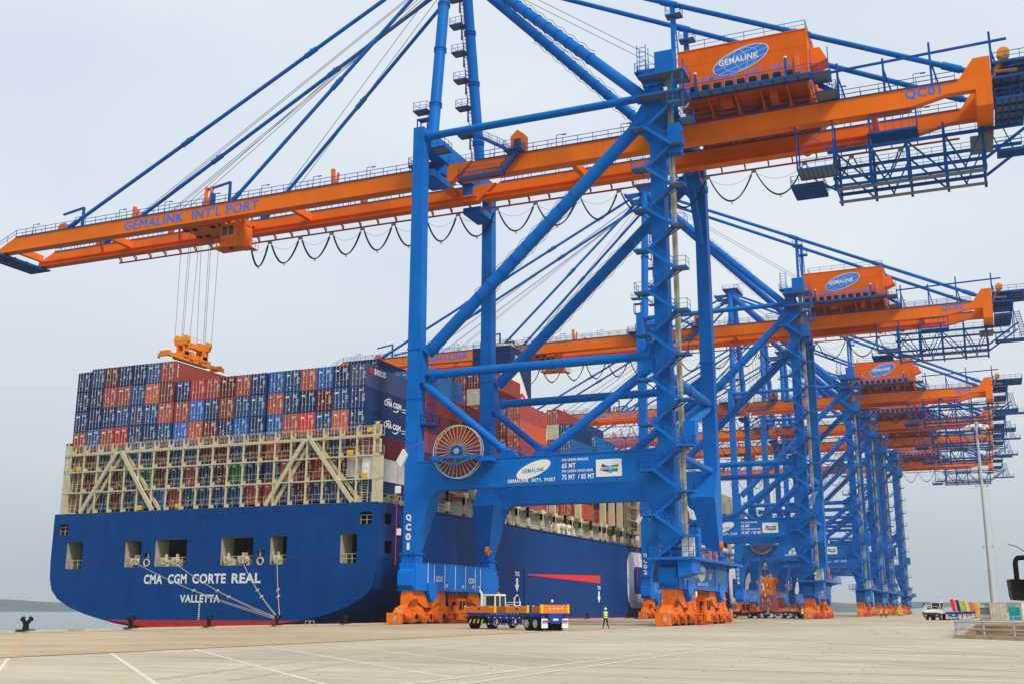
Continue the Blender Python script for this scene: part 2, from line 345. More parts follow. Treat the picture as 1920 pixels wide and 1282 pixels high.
    for s in (-1, 1):
        m = M(); (m.tube((G, -10.3, 20.6), (G, 10.3, 27.6), .5, 14) if s < 0 else m.tube((G, -10.3, 19.4), (G, 10.3, 19.4), .45, 14)); P(m, 'cross_brace', BLUE)
        m = M(); m.tube((G-.1, s*10.5, 50.5), (G-.1, s*5.2, 58.5), .5, 14); P(m, 'cross_brace', BLUE)
        m = M(); m.tube((0, s*10.5, 52.5), (0, s*6.2, 59), .5, 14) if 0 else m.box((-1.4, s*10.2, 58), (1.4, s*5, 58.9)); P(m, 'girder_support_bracket', BLUE)
        m = M(); m.box((G-1.6, s*10.2, 57.9), (G+1.3, s*5, 58.8)); P(m, 'girder_support_bracket', BLUE)
    m = M(); m.box((-.85, -10.25, 61.75), (.95, 10.25, 64.5))
    for s in (-1, 1): m.prism([(s*3.4, 61.8), (s*5.2, 61.8), (s*6.2, 59.9), (s*3.4, 59.9)], 0, -.7, .8, 'x')
    P(m, 'upper_cross_beam', BLUE)
    m = M(); m.box((G-.85, -10.25, 61.75), (G+.8, 10.25, 64)); P(m, 'upper_cross_beam', BLUE)
    # A-frame masts
    for s in (-1, 1):
        m = M(); A = Vector((.1, s*8.2, 63.4)); B = Vector((-.5, s*3.0, 96)); m.tube(A, B, .78, 22)
        for t in (.2, .48, .72): c = A.lerp(B, t); m.tube(c-Vector((0,0,.12)), c+Vector((0,0,.12)), .92, 18); m.tube(c-Vector((0,0,.5)), c-Vector((0,0,.4)), .92, 18)
        mast = P(m, 'mast', BLUE)
        m = M()
        for i in range(7):
            if s < 0 and i not in (1, 6): continue
            c = A.lerp(B, (.11+i*.13) if s > 0 else (.17 if i == 1 else .9)); landing(m, c.x-2.9, c.x-.8, c.y-1.0, c.y+.6, c.z)
            m.beam((c.x-1.5, c.y-.2, c.z-.1), (c.x-.7, c.y-.2, c.z-1.2), .12)
            if s > 0: m.box((c.x-1.5, c.y+.2, c.z-2.2), (c.x-1.3, c.y+.3, c.z), 1)
        if s > 0:
            q = Vector((-1.0, .5, 0)); m.beam(A+q, B+q, .1); m.beam(A+q+Vector((-.5,0,0)), B+q+Vector((-.5,0,0)), .1)
            for i in range(60): c = A.lerp(B, i/60)+q; m.beam(c, c+Vector((-.5,0,0)), .05)
        else:
            c = A.lerp(B, .17); m.box((c.x-2.4, c.y-.6, c.z-3.6), (c.x-.8, c.y+.5, c.z-3.4))
            for dx in (-2.4, -.85): 
                for dy in (-.6, .45): m.beam((c.x+dx, c.y+dy, c.z-3.4), (c.x+dx, c.y+dy, c.z-1.2), .14)
            m.box((c.x-2.4, c.y-.6, c.z-1.4), (c.x-.8, c.y+.5, c.z-1.2))
        P(m, 'mast_platform', [DBLUE, GRAT], mast)
    m = M(); m.box((-1.5, -3.8, 95.3), (.9, 3.8, 96.9)); landing(m, -2.6, 2, -4.6, 4.6, 97.1); m.box((-5.5, -2.5, 95.0), (-1.3, -1.9, 95.8)); m.box((-5.5, 1.9, 95.0), (-1.3, 2.5, 95.8)); m.beam((-5.3, -3, 95.6), (-5.3, 3, 95.6), .5)
    m.beam((.2, 0, 97), (.2, 0, 99.4), .16); m.beam((.2, 0, 99.3), (3, 0, 99.5), .1)
    P(m, 'mast_head', [BLUE, GRAT])
    # forestays, backstays
    for s in (-1, 1):
        for a, b, r in (((-1.5, s*2.9, 95.6), (-68.2, s*4.2, 61.9), .3), ((-1.2, s*2.9, 94.6), (-35.8, s*4.2, 61.9), .28)):
            m = M(); A, B = Vector(a), Vector(b); m.tube(A, B, r, 12); d = (B-A).normalized()
            for t in ((.33, .66) if b[0] < -50 else (.5,)): c = A.lerp(B, t); m.tube(c-d*1.1, c+d*1.1, r*1.35, 12); m.box(c-Vector((.15, .15, -.1)), c+Vector((.15, .15, .6)))
            m.tube(B-d*1.8, B, r*1.3, 12); P(m, 'forestay', BLUE)
        m = M(); A, B = Vector((.8, s*2.9, 95.4)), Vector((68.3, s*4.2, 62.6)); m.tube(A, B, .34, 14); d = (B-A).normalized()
        for t in (.47, .72, .97): c = A.lerp(B, t); m.tube(c-d*1.1, c+d*1.1, .46, 12)
        P(m, 'backstay', BLUE)
        m = M(); z = 95.4+(62.6-95.4)*(33-.8)/67.5; yy = s*3.55
        m.beam((33, yy, 63.8), (33, yy, z), .5); m.beam((34.1, yy, 63.8), (33.2, yy, z), .16)
        for i in range(14): m.beam((33.0, yy, 64+i), (34.05-i*.06, yy, 64.5+i), .07)
        landing(m, 32.2, 34.2, yy-.7, yy+.7, z-1.7)
        P(m, 'stay_support_post', [BLUE, GRAT])
    # hoist wires above the boom
    wires = [((-1, y, 95.2), (-57+dx, y*1.5, 62.1)) for y, dx in ((-1.5, 0), (-1.2, 0), (-.3, 6), (.3, 6), (1.2, 0), (1.5, 0))]+[((-1, y, 95.2), (-30, y, 62.1)) for y in (-1, 1)]+[((.3, y, 95.6), (34, y, 70.5)) for y in (-1.6, 1.6)]
    for a, b in wires: m = M(); m.tube(a, b, .045, 5); P(m, 'wire_rope', WIRE)
    # girders: boom and rear
    for s in (-1, 1):
        a, b = sorted((s*4.8, s*3.7))
        for nm, poly in (('boom_girder', [(-82.2, 59.9), (-82.2, 59.25), (1.5, 59.2), (4.4, 61.6), (-78.8, 61.6)]),
                         ('rear_girder', [(2.5, 59.2), (61.5, 59.2), (65.6, 60.1), (70.4, 60.1), (70.4, 64.0), (68.6, 64.0), (67.0, 61.75), (4.9, 61.6)])):
            m = M(); m.prism(poly, 0, a, b)
            xa, xb = (-81.8, 1.5) if nm[0] == 'b' else (2.6, 61.5)
            m.box((xa, s*3.3, 59.9), (xb, s*3.72, 60.15)); m.box((xa, s*3.2, 59.15), (xb, s*4.9, 59.22)); m.box((xa+3 if nm[0] == 'b' else 5.2, s*3.6, 61.55), (xb-.5 if nm[0] == 'b' else 66.8, s*4.95, 61.66), 1)
            if nm[0] == 'r':
                for x in (29.5, 36, 42, 48, 54): m.box((x, s*4.8, 59.25), (x+.05, s*4.83, 61.55))
                m.prism([(52, 59.2), (52.9, 58.75), (53.4, 59.2)], 0, a+.1, b-.1); m.prism([(47.5, 59.2), (48.2, 58.75), (49, 59.2)], 0, a+.1, b-.1)
            g = P(m, nm, [ORG, DBLUE])
            m = M(); xr0, xr1 = (-78.6, 1.2) if nm[0] == 'b' else (5.2, 66.5)
            m.rail([(xr0, s*4.95, 61.6), (xr1, s*4.95, 61.6)], sp=2.1, t=.07); m.rail([(xr0, s*3.7, 61.6), (xr1, s*3.7, 61.6)], sp=2.1, t=.06)
            if nm[0] == 'b': m.rail([(-82.2, s*4.95, 60.0), (-78.6, s*4.95, 61.6)], sp=2.1, t=.07)
            for x in range(int(xr0)+3, int(xr1), 9): m.beam((x, s*4.95, 61.6), (x, s*4.95, 63.2), .07); m.beam((x, s*4.95, 63.2), (x+1.2, s*4.95, 63.2), .07); m.box((x+.8, s*4.95-.1, 63.1), (x+1.4, s*4.95+.1, 63.2))
            P(m, 'walkway_railing', DBLUE, g)
            if nm[0] == 'b':
                for x, hh in ((-66.4, 1.0), (-37.6, 1.0)):
                    m = M(); m.prism([(x-3.6, 61.6), (x-3.2, 62.6), (x-2.2, 62.75), (x-2.2, 61.6)], 0, a+.1, b-.1)
                    m.box((x-2.0, a+.2, 61.6), (x-1.6, b-.2, 63.6), 1) if x > -50 else None
                    m.beam((x-3, s*4.2, 64.4), (x+1.2, s*4.2, 65.0), .3, m=1); m.beam((x+1.2, s*4.2, 65.1), (x+1.2, s*4.2, 61.7), .34, m=1)
                    if x > -50:
                        for dx in (-3.3, -2.3): m.beam((x+dx, s*4.2, 62), (x+dx*.95, s*4.2, 64.8), .4)
                    P(m, 'stay_bracket', [ORG, DBLUE], g)
                m = M(); m.beam((-54.5, s*4.2, 61.7), (-54.6, s*4.2, 63.6), .5); m.beam((-53.9, s*4.2, 61.7), (-53.8, s*4.2, 63.0), .3); m.beam((-18, s*4.2, 61.7), (-18.1, s*4.2, 64.2), .5); m.beam((-17.4, s*4.2, 61.7), (-17.2, s*4.2, 63.5), .3); P(m, 'boom_latch_post', ORG, g)
            if s < 0 and nm[0] == 'b':
                m = M(); [text_mb(m, "GEMALINK  INT'L PORT", (-55.9+dx, -4.81-dx*.04, 59.62+dx*.3), (1, 0, 0), (0, 0, 1), 25.3, 1.55, .0) for dx in (0, .07, .14)]; P(m, 'boom_lettering', LTBLUE, g)
    # tip platform, cross beams, end beam
    m = M(); m.box((-85.0, -5, 58.85), (-81.2, 5, 59.0), 1); 
    for y in (-5, -2.5, 0, 2.5, 5): m.beam((-85.0, y, 58.85), (-80.8, y, 58.85), .2, .35)
    for x in (-85, -83.7, -82.4, -81.1): m.beam((x, -5, 58.8), (x, 5, 58.8), .2, .35)
    P(m, 'tip_platform', [DBLUE, GRAT])
    for x, k in ((-81.6, 0), (-62, 1), (-46, 1), (-27, 1), (-2, 0), (18, 1), (57, 0)):
        m = M(); m.box((x-.35, -3.75, 60.1), (x+.35, 3.75, 61.2))
        if k == 1: m.beam((x, -3.7, 60.4), (x-6, 3.7, 60.4), .3, .4) if x < -40 else None; m.tube((x+.4, -3.6, 60.5), (x+4, -.5, 60.5), .22, 10); m.tube((x+4, -.5, 60.5), (x+7, -3.7, 60.5), .22, 10)
        P(m, 'girder_cross_beam', ORG)
    m = M(); m.box((68.6, -4.79, 58.0), (70.35, 4.79, 62.9)); m.prism([(-4.77, 58.1), (-4.77, 62), (-3.6, 62), (-2.8, 58.1)], 0, 68.65, 70.3, 'x'); P(m, 'end_beam', ORG)
    # festoon
    xs = [-35.6, -29.9, -24.2, -18.7, -13.3, -7.9, -2.5, 3.7, 9.8, 16.4, 22.3, 28.5, 34.8, 41, 47.6, 53.5, 59.5]
    m = M(); m.beam((-66, 5.6, 58.55), (66.5, 5.6, 58.55), .16, .22)
    x = -65.5
    while x < 66: m.beam((x, 5.6, 58.5), (x, 4.7, 59.4), .12); m.beam((x, 5.6, 58.5), (x, 5.6, 59.2), .14); m.beam((x, 5.6, 59.2), (x, 4.6, 59.2), .14); x += 3.1
    P(m, 'festoon_rail', REDO)
    for i, x in enumerate(xs):
        m = M(); m.box((x-.3, 5.4, 58.1), (x+.3, 5.8, 58.45)); m.beam((x-.25, 5.6, 58.2), (x-.45, 5.6, 57.6), .1); m.beam((x+.25, 5.6, 58.2), (x+.45, 5.6, 57.6), .1); P(m, 'festoon_carriage', GREY)
        x0 = xs[i-1] if i else -39.5
        m = M()
        for k, sag in ((-.1, 3.35), (.12, 3.2)):
            pts = catenary((x0+.35, 5.6+k, 57.8), (x-.35, 5.6+k, 57.8), sag); m.path(pts, .085, 6)
        c = pts[7]; m.ring((c.x, 5.6, c.z-.35), 'y', .16, .05, .06, 8)
        P(m, 'festoon_cable', CABLE)
        m = M(); m.path(catenary((x0, 5.6, 58.2), (x, 5.6, 58.2), 1.4, 8), .022, 4); P(m, 'festoon_tow_rope', WIRE)
    # machinery house
    x0, x1, y0, y1, z0, z1 = 34.6, 50.4, -8.0, 8.0, 63.9, 70.15
    m = M(); m.box((x0+.06, y0+.06, z0), (x1-.06, y1-.06, z1-.05))
    n = 64
    for i in range(n):
        xa = x0+(x1-x0)*i/n; xb = x0+(x1-x0)*(i+.5)/n
        for sy in (y0, y1): m.box((xa, sy-.02 if sy < 0 else sy-.06, z0), (xb, sy+.06 if sy < 0 else sy+.02, z1-.1))
    for i in range(58):
        ya = y0+(y1-y0)*i/58; m.box((x1-.06, ya, z0), (x1, ya+.14, z1-.1))
    m.box((x0-.1, y0-.1, z1-.1), (x1+.1, y1+.1, z1)); m.box((x0, y0-.035, 67.9), (x1, y0-.025, 67.94), 1)
    for x in (x0-.02, x1+.0): m.box((x, y0-.05, z0), (x+.1, y0+.05, z1-.1))
    m.box((37.0, y0-.25, z0), (37.45, y0, z0+2.3)); m.box((48.9, y0-.2, z0+.6), (49.5, y0, z0+2.8))
    m.hexa([(50.4,-6,66.7),(52.5,-6,66.7),(52.5,-3.5,66.7),(50.4,-3.5,66.7),(50.4,-6,68.4),(51.7,-6,68.4),(51.7,-3.5,68.4),(50.4,-3.5,68.4)]); m.hexa([(50.4,-6,66.2),(51,-6,66.2),(51,-3.5,66.2),(50.4,-3.5,66.2),(50.4,-6,66.7),(52.5,-6,66.7),(52.5,-3.5,66.7),(50.4,-3.5,66.7)])
    house = P(m, 'machinery_house', [ORG, REDO])
    m = M(); m.rail([(x0+1, y0, z1), (x1, y0, z1), (x1, y1, z1), (x0+1, y1, z1), (x0+1, y0, z1)], sp=2.5, t=.06)
    P(m, 'roof_railing', DBLUE, house)
    m = M(); U = Vector((1,0,0)); V = Vector((0,0,1)); c = (42.45, y0-.03, 67.6); TL = R(17)
    m.face(ellipse_pts(c, U, V, 3.62, 1.5, TL, off=.02), 1); m.face(ellipse_pts(c, U, V, 3.52, 1.4, TL, off=.035), 0)
    def gl(f, n=18, wd=.018):
        pts = []
        for i in range(n+1):
            a, b = f(-1+2*i/n); a *= 3.5; b *= 1.38
            pts.append(Vector((c[0]+a*math.cos(TL)-b*math.sin(TL), c[1]-.045, c[2]+a*math.sin(TL)+b*math.cos(TL))))
        for p, q in zip(pts, pts[1:]):
            d = (q-p).normalized(); nn = Vector((-d.z, 0, d.x))*wd; m.face([p-nn, q-nn, q+nn, p+nn], 1)
    for k in (-.62, -.22, .22, .62): gl(lambda t, k=k: (k*math.sqrt(max(0, 1-t*t)), t))
    for k in (-.5, 0, .5): gl(lambda t, k=k: (t*math.sqrt(1-k*k*.999), k+.0*t))
    text_mb(m, 'GEMALINK', (39.75, c[1]-.05, 67.1), (1, 0, .075), V, 4.95, .82, .025, 1, proud=.01)
    P(m, 'globe_emblem', [LTBLUE, WHITE], house)
    m = M(); text_mb(m, "GEMALINK  INT'L  PORT", (37.4, -9.4, 64.65), U, V, 11.5, .8, .012); P(m, 'walkway_lettering', LTBLUE, house)
    m = M(); m.box((34, -9.45, 63.5), (51, -8.0, 63.58), 1); m.beam((34, -9.45, 63.5), (51, -9.45, 63.5), .1, .3); m.beam((34, -8.1, 63.4), (51, -8.1, 63.4), .1, .25)
    m.rail([(34, -9.45, 63.6), (51, -9.45, 63.6)], sp=1.5, t=.06)
    for i in range(12): x = 34.3+i*1.5; m.beam((x, -9.4, 63.4), (x, -7.8, 63.4), .12)
    for x in (37.0, 48.0): m.beam((x, -9.35, 63.5), (x, -9.35, 66.0), .26); m.tube((x, -9.35, 66.0), (x, -9.35, 66.2), .2, 10, m=2)
    landing(m, 50.9, 52.9, -9.4, -6.5, 63.5); landing(m, 51.0, 53.4, -7.5, -4.9, 61.9)
    stairs(m, (53.4, 61.9), (51.2, 63.5), -6.4, -5.6, 7)
    for x in (50.9, 52.9): m.beam((x, -9.4, 61.5), (x, -9.4, 66.5), .1)
    P(m, 'house_walkway', [DBLUE, GRAT, WHITE], house)
    for i in range(10):
        x = 34.7+i*1.45; m = M(); m.box((x+.12, -9.2, 63.6), (x+1.0, -8.5, 64.5), 0); m.box((x, -9.16, 63.62), (x+.12, -8.5, 64.48), 1); P(m, 'air_conditioner', [DARK, mat('beige_panel', (.6, .5, .36))], house)
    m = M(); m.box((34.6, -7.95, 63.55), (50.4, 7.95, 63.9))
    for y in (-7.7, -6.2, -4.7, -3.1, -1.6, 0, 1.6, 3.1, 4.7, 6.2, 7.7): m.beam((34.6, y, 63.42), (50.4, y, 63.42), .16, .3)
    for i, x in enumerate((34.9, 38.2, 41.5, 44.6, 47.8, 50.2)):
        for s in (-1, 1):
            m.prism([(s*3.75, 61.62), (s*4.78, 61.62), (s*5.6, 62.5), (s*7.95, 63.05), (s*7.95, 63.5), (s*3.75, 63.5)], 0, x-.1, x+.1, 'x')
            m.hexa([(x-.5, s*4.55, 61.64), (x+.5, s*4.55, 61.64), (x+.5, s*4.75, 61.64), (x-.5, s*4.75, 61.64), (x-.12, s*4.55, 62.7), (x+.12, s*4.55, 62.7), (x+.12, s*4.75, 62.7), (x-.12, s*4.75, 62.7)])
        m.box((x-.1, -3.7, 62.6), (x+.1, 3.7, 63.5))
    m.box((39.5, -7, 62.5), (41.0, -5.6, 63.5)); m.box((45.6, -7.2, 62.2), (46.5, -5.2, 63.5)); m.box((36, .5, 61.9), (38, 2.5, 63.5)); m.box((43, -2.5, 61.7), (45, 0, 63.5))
    P(m, 'house_underframe', mat('underframe_shaded_orange', (.5, .095, .012), .55, .12), house)  # crane orange darkened in the colour to stand for shade below the house
    m = M(); m.ring((35.3, -8.9, 62.7), 'y', .7, .14, .18, 16); m.box((35.1, -9.0, 62.9), (35.5, -8.8, 63.3)); P(m, 'hose_loop', WHITE, house)
    # landside stair tower, lift mast, top platforms
    mz = [7.3, 9.7, 12, 14.5, 17.0, 19.6, 22.2, 24.8, 27.4, 30.0, 32.6, 35.1, 37.6, 40.2, 42.8, 45.4, 47.8, 50.4, 53.0, 55.6, 58.2, 60.8]
    for i, z in enumerate(mz):
        r_ = i % 2 == 1; m = M()
        if r_: landing(m, 34.5, 36.1, -14.1, -12.5, z, [(34.6, -14.1, z), (36.1, -14.1, z), (36.1, -12.5, z)])
        else: landing(m, 29.9, 31.5, -14.1, -12.4, z, [(31.2, -14.1, z), (29.9, -14.1, z), (29.9, -12.4, z)])
        m.beam((33.4 if r_ else 31.6, -12.4, z-1.1), (35.4 if r_ else 30.4, -12.5, z-.1), .12)
        P(m, 'stair_landing', [BLUE, GRAT])
        if i < len(mz)-1:
            m = M(); xa, xb = (34.6, 31.4) if r_ else (31.4, 34.6)
            stairs(m, (xa, z), (xb, mz[i+1]), -14.05 if r_ else -13.25, -13.3 if r_ else -12.5); P(m, 'stair_flight', [BLUE, GRAT])
    m = M()
    for dx in (0, .34): m.beam((34.15+dx, -11.9, 8.2), (34.15+dx, -11.9, 66.5), .16)
    m.box((34.05, -11.6, 8.2), (34.6, -11.4, 66.5))
    z = 8.6
    while z < 66: m.beam((34.15, -11.9, z), (34.5, -11.9, z), .06); z += .8
    lift = P(m, 'lift_mast', mat('lift_mast_beige', (.42, .4, .3), .5, .1))
    m = M(); m.box((34.7, -12.6, 19.9), (36.1, -11.1, 22.4)); m.box((34.6, -12.7, 19.8), (36.2, -11, 19.9)); P(m, 'lift_car', BLUE, lift)
    m = M(); m.box((32.9, -13.2, 65.2), (35.2, -11.2, 68.0)); m.box((31.2, -12.6, 63.9), (33.1, -10.2, 66.2)); m.box((34.2, -13.0, 54.6), (35.7, -11.6, 58.4))
    for z in (64.9, 62.3): landing(m, 31, 36.6, -14.0, -10.2, z)
    for x in (33.7, 34.9): m.beam((x+1.5, -13.8, 59), (x+1.5, -13.8, 65), .14)
    landing(m, 35.4, 37.0, -12, -10, 59.4); landing(m, 30.2, 31.6, -12.6, -10.4, 66.2)
    for x in (30.4, 31.5): m.beam((x, -12, 66), (x, -12, 70), .08); m.beam((x, -10.8, 66), (x, -10.8, 70), .08)
    for i in range(6): m.beam((30.4, -12, 66.6+i*.6), (31.5, -12, 66.6+i*.6), .06)
    P(m, 'stair_head', [BLUE, GRAT])
    m = M(); m.box((33.75, -14.4, 7.2), (35.9, 11.6, 7.32), 1); m.beam((35.9, -14.4, 7.15), (35.9, 11.6, 7.15), .12, .3); m.box((30.8, -14.6, 7.18), (35.9, -12.3, 7.3), 1); m.beam((30.8, -14.6, 7.15), (35.9, -14.6, 7.15), .12, .3)
    m.rail([(30.8, -12.5, 7.3), (30.8, -14.6, 7.3), (35.9, -14.6, 7.3), (35.9, 11.6, 7.3), (33.8, 11.6, 7.3)], sp=1.3, t=.06)
    for i in range(14): m.beam((35.8, -13.5+i*1.8, 7.1), (33.7, -13.5+i*1.8, 6.6), .08)
    m.hexa([(34.0,-14.2,5.1),(35.6,-14.2,5.6),(35.6,-10.4,5.6),(34,-10.4,5.1),(34,-14.2,7.1),(35.6,-14.2,7.1),(35.6,-10.4,7.1),(34,-10.4,7.1)])
    m.box((34.2, -12.9, 7.3), (34.9, -12.2, 9.6), 2); m.box((35.0, -12.9, 7.3), (35.5, -12.2, 9.5), 2); m.box((35.5, -13.9, 7.7), (35.6, -12.6, 8.3), 2); m.box((34.4, -10.8, 7.3), (35.6, -9.6, 10.6))
    for y in (-5.4, -2.2): m.tube((35.5, y, 7.3), (35.5, y, 8.3), .28, 10, m=3)
    P(m, 'service_platform', [BLUE, GRAT, WHITE, ORGD])
    for x in (1.2, G+1.4):
        m = M(); c = Vector((x, 8.6, 9.6)); m.tube(c-Vector((.12, 0, 0)), c+Vector((.12, 0, 0)), .62, 20)
        for i in (-.35, 0, .35): m.face([(x+.13, 8.6-.45+i*.6, 9.6-.35+i*.5), (x+.13, 8.6-.3+i*.6, 9.6-.45+i*.5), (x+.13, 8.6+.42+i*.6, 9.6+.2+i*.5), (x+.13, 8.6+.3+i*.6, 9.6+.3+i*.5)], 1)
        m.beam((x-.1, 8.6, 9.6), (x-.1, 10.4, 9.6), .12)
        P(m, 'striped_disc', [ORG, BLACK])
    # cable reel
    c = Vector((7.05, -13.3, 20.3)); m = M()
    m.ring(c+Vector((0, -.3, 0)), 'y', 3.25, .09, .07, 40, 1); m.ring(c+Vector((0, .3, 0)), 'y', 3.25, .09, .07, 40, 1)
    for i in range(32):
        t = 2*math.pi*i/32; d = Vector((math.cos(t), 0, math.sin(t)))
        for yy in (-.3,): m.beam(c+d*.8+Vector((0, yy, 0)), c+d*3.2+Vector((0, yy, 0)), .034, .06, m=1)
    m.tube(c+Vector((0, -.5, 0)), c+Vector((0, .6, 0)), .75, 24, m=2); m.tube(c+Vector((0, -.6, 0)), c+Vector((0, -.45, 0)), .35, 16, m=1); m.tube(c, c+Vector((0, 1.2, 0)), .3, 12, m=2)
    reel = P(m, 'cable_reel', [GREY, CREAM, DBLUE])
    m = M(); m.ring(c, 'y', 2.75, 1.75, .34, 40); P(m, 'coiled_cable', COIL, reel)
    m = M(); m.box((3.8, -14.2, 19.62), (10.4, -13.7, 19.7), 1); m.beam((3.8, -14.2, 19.6), (10.4, -14.2, 19.6), .14, .3); m.beam((3.8, -14.2, 19.6), (7.05, -14.2, 18.6), .2); m.beam((10.4, -14.2, 19.6), (7.05, -14.2, 18.6), .2)
    m.beam((7.05, -14.2, 19.6), (7.05, -14.2, 18.6), .2); m.rail([(4.6, -14.2, 19.7), (9.8, -14.2, 19.7)], sp=1.2)
    for x in (4.3, 10): m.beam((x, -14.1, 19.4), (x, -12.1, 19.4), .25); m.beam((x, -14, 19.3), (x+.7, -12.2, 16.6), .1)
    m.box((10, -14, 19.0), (11.6, -12.1, 19.5))
    P(m, 'reel_platform', [BLUE, GRAT])
    m = M(); m.hexa([(-1.9,-12.5,19.7),(-1.2,-12.5,18.9),(-1.2,-11.9,18.9),(-1.9,-11.9,19.7),(-1.0,-12.5,21.2),(-.4,-12.5,20.4),(-.4,-11.9,20.4),(-1.0,-11.9,21.2)]); P(m, 'leg_lamp_box', WHITE, leg0); m = M(); m.box((-1.7, -12.3, 10.6), (-1.25, -11.9, 11.4)); P(m, 'leg_lamp_box', WHITE, leg0); m = M(); m.box((-1.9, -12.6, 15.7), (-1.1, -12.5, 16.6)); P(m, 'leg_sign', WHITE, leg0)
    m = M(); m.tube((-1.7, -12.4, 18.9), (-1.75, -12.3, 7), .04, 5); m.tube((-.9, -12.4, 21), (3.9, -13.4, 22.4), .035, 5); P(m, 'pull_cord', RED, leg0)
    # rear: maintenance gantry, rear platform, ladder, drum
    m = M()
    for x, h in ((53.4, 66.6), (58.7, 66.2), (64, 67.2), (70.6, 67.2)): m.beam((x, -4.3, 61.7), (x, -4.3, h), .26); m.beam((x, -4.3, 65), (x+.8, -3.2, 61.7), .14)
    m.beam((52.5, -4.3, 65.6), (72.4, -4.3, 66.0), .25); P(m, 'maintenance_gantry', DBLUE)
    m = M(); m.tube((71.9, -4.6, 64.2), (71.9, -3.6, 64.2), .7, 18); m.beam((70.3, -4.1, 61.3), (71.9, -4.1, 64), .5); m.beam((70.3, -4.1, 62.2), (73.2, -4.1, 62), .35); P(m, 'rope_sheave', mat('drum_orange', (.8, .3, .01)))
    m = M()
    for z, xa, xb in ((63.1, 70.6, 78), (61.2, 70.6, 74.2), (58.6, 70.6, 73.6), (54.8, 70.5, 78)):
        ya = 1.6 if z < 56 else -4.8
        m.box((xa, ya, z), (xb, 3.8, z+.07), 1); m.rail([(xa, ya, z), (xb, ya, z), (xb, 3.8, z)], sp=1.6, t=.07)
        for x in [xa+(xb-xa)*q/4 for q in range(5)]: m.beam((x, ya, z-.12), (x, 3.8, z-.12), .2, .3)
        for y in [ya+(3.8-ya)*q/4 for q in range(5)]: m.beam((xa, y, z-.12), (xb, y, z-.12), .2, .3)
    for y in (-4.6, 3.6): m.beam((74, y, 54.8), (74, y, 63), .2)
    m.beam((75.3, 1.4, 54.9), (74.3, 1.4, 60.5), .12); m.beam((76.3, 1.4, 54.9), (75.3, 1.4, 60.5), .12)
    for i in range(15): z = 55.2+i*.35; x = 75.3-(z-54.9)*.18; m.box((x, 1.3, z), (x+1, 1.55, z+.07))
    for x in (71, 72.5): m.beam((x, 3.6, 55), (x-1.2, 3.6, 58.6), .12)
    P(m, 'rear_platform', [DBLUE, GRAT])
    m = M()
    for y in (1.5, 7.5):
        for z, xa, xb in ((57.6, 51, 73.5), (54.0, 51.5, 69.2)): m.beam((xa, y, z), (xb, y, z), .36); m.rail([(xa, y, z), (xb, y, z)], sp=1.7, t=.06)
        m.beam((51.5, y, 53), (69.2, y, 53), .28)
        for i in range(5):
            x = 51.8+i*4.3; m.beam((x, y, 52.5), (x, y, 59.3), .32)
            if i < 4: m.beam((x+.2, y, 57.4), (x+(2.2 if i % 2 else 4), y, 53.1), .2); m.beam((x+4.2, y, 57.4), (x+(2.0 if i % 2 else 4.1), y, 53.1), .16)
        m.beam((69.2, y, 54), (75, y, 58), .3)
    for i in range(5):
        x = 51.8+i*4.3
        for z in (52.9, 54, 57.6): m.beam((x, 1.5, z), (x, 7.5, z), .2)
    m.box((51.5, 1.6, 52.75), (69, 2.6, 52.8), 1); m.box((51.5, 6.4, 52.75), (69, 7.4, 52.8), 1); m.box((67.6, 1.6, 56.9), (70.2, 7.4, 57.0), 1)
    P(m, 'hanging_truss', [DBLUE, GRAT])
    m = M()
    for x in (48.0, 52.4):
        for y in (-4.7, -2.2): m.beam((x, y, 59.2), (x, y, 53.4), .16)
    m.beam((48, -4.7, 58.8), (52.4, -4.7, 55.4), .1); m.beam((52.4, -4.7, 58.8), (48, -4.7, 55.4), .08)
    landing(m, 48, 52.4, -4.8, -1.2, 53.5)
    for i in range(9): m.beam((48+i*.55, -4.8, 53.38), (48+i*.55, -1.2, 53.38), .1, .2)
    landing(m, 46.6, 50.5, -1.1, 4, 53.0)
    for i in range(8): m.beam((46.6+i*.55, -1.1, 52.85), (46.6+i*.55, 4, 52.85), .1, .2)
    for i in range(7): m.beam((46.6, -1.1+i*.85, 52.8), (50.5, -1.1+i*.85, 52.8), .1, .2)
    m.beam((50.4, 0, 53), (51.6, 1.5, 52.6), .2)
    P(m, 'access_tower', [DBLUE, GRAT]); m = M()
    m.rail([(56.6, -4.6, 56.8), (62, -4.6, 56.8)], h=2.2, sp=.9, t=.08); m.box((56.6, -4.6, 56.7), (62, -1.5, 56.8), 1)
    for i in range(8): m.beam((56.6, -4.6+i*.42, 56.7), (62, -4.6+i*.42, 56.7), .12, .25)
    for x in (56.7, 61.9):
        m.beam((x, -4.6, 56.7), (x, -4.6, 59.2), .12)
    P(m, 'access_cage', [DBLUE, GRAT])
    # boom hinge stairs near sea leg
    m = M(); landing(m, 3.2, 9.6, -6.3, -4.95, 58.9); stairs(m, (9.6, 58.9), (12.2, 61.8), -6.3, -5.5, 8); stairs(m, (5.2, 65), (10.4, 61.8), -6.6, -5.8, 10) ; landing(m, 10, 12.5, -6.6, -4.9, 61.8); landing(m, .9, 3.0, -10.2, -8, 62.0); landing(m, -4.6, -1.0, -6.2, -4.9, 61.9)
    stairs(m, (-1.6, 59.3), (-4.6, 61.8), -6.1, -5.4, 8); P(m, 'hinge_access_stairs', [DBLUE, GRAT])
    m = M(); m.prism([(10.2, 61.6), (12.3, 61.6), (12.3, 64.3), (11.2, 65.2), (10.2, 64.3)], 0, -4.6, -3.4); m.box((10.7, -4.66, 62.6), (11.6, -4.6, 63.8), 1); P(m, 'hinge_cabin', [ORG, GLASS])
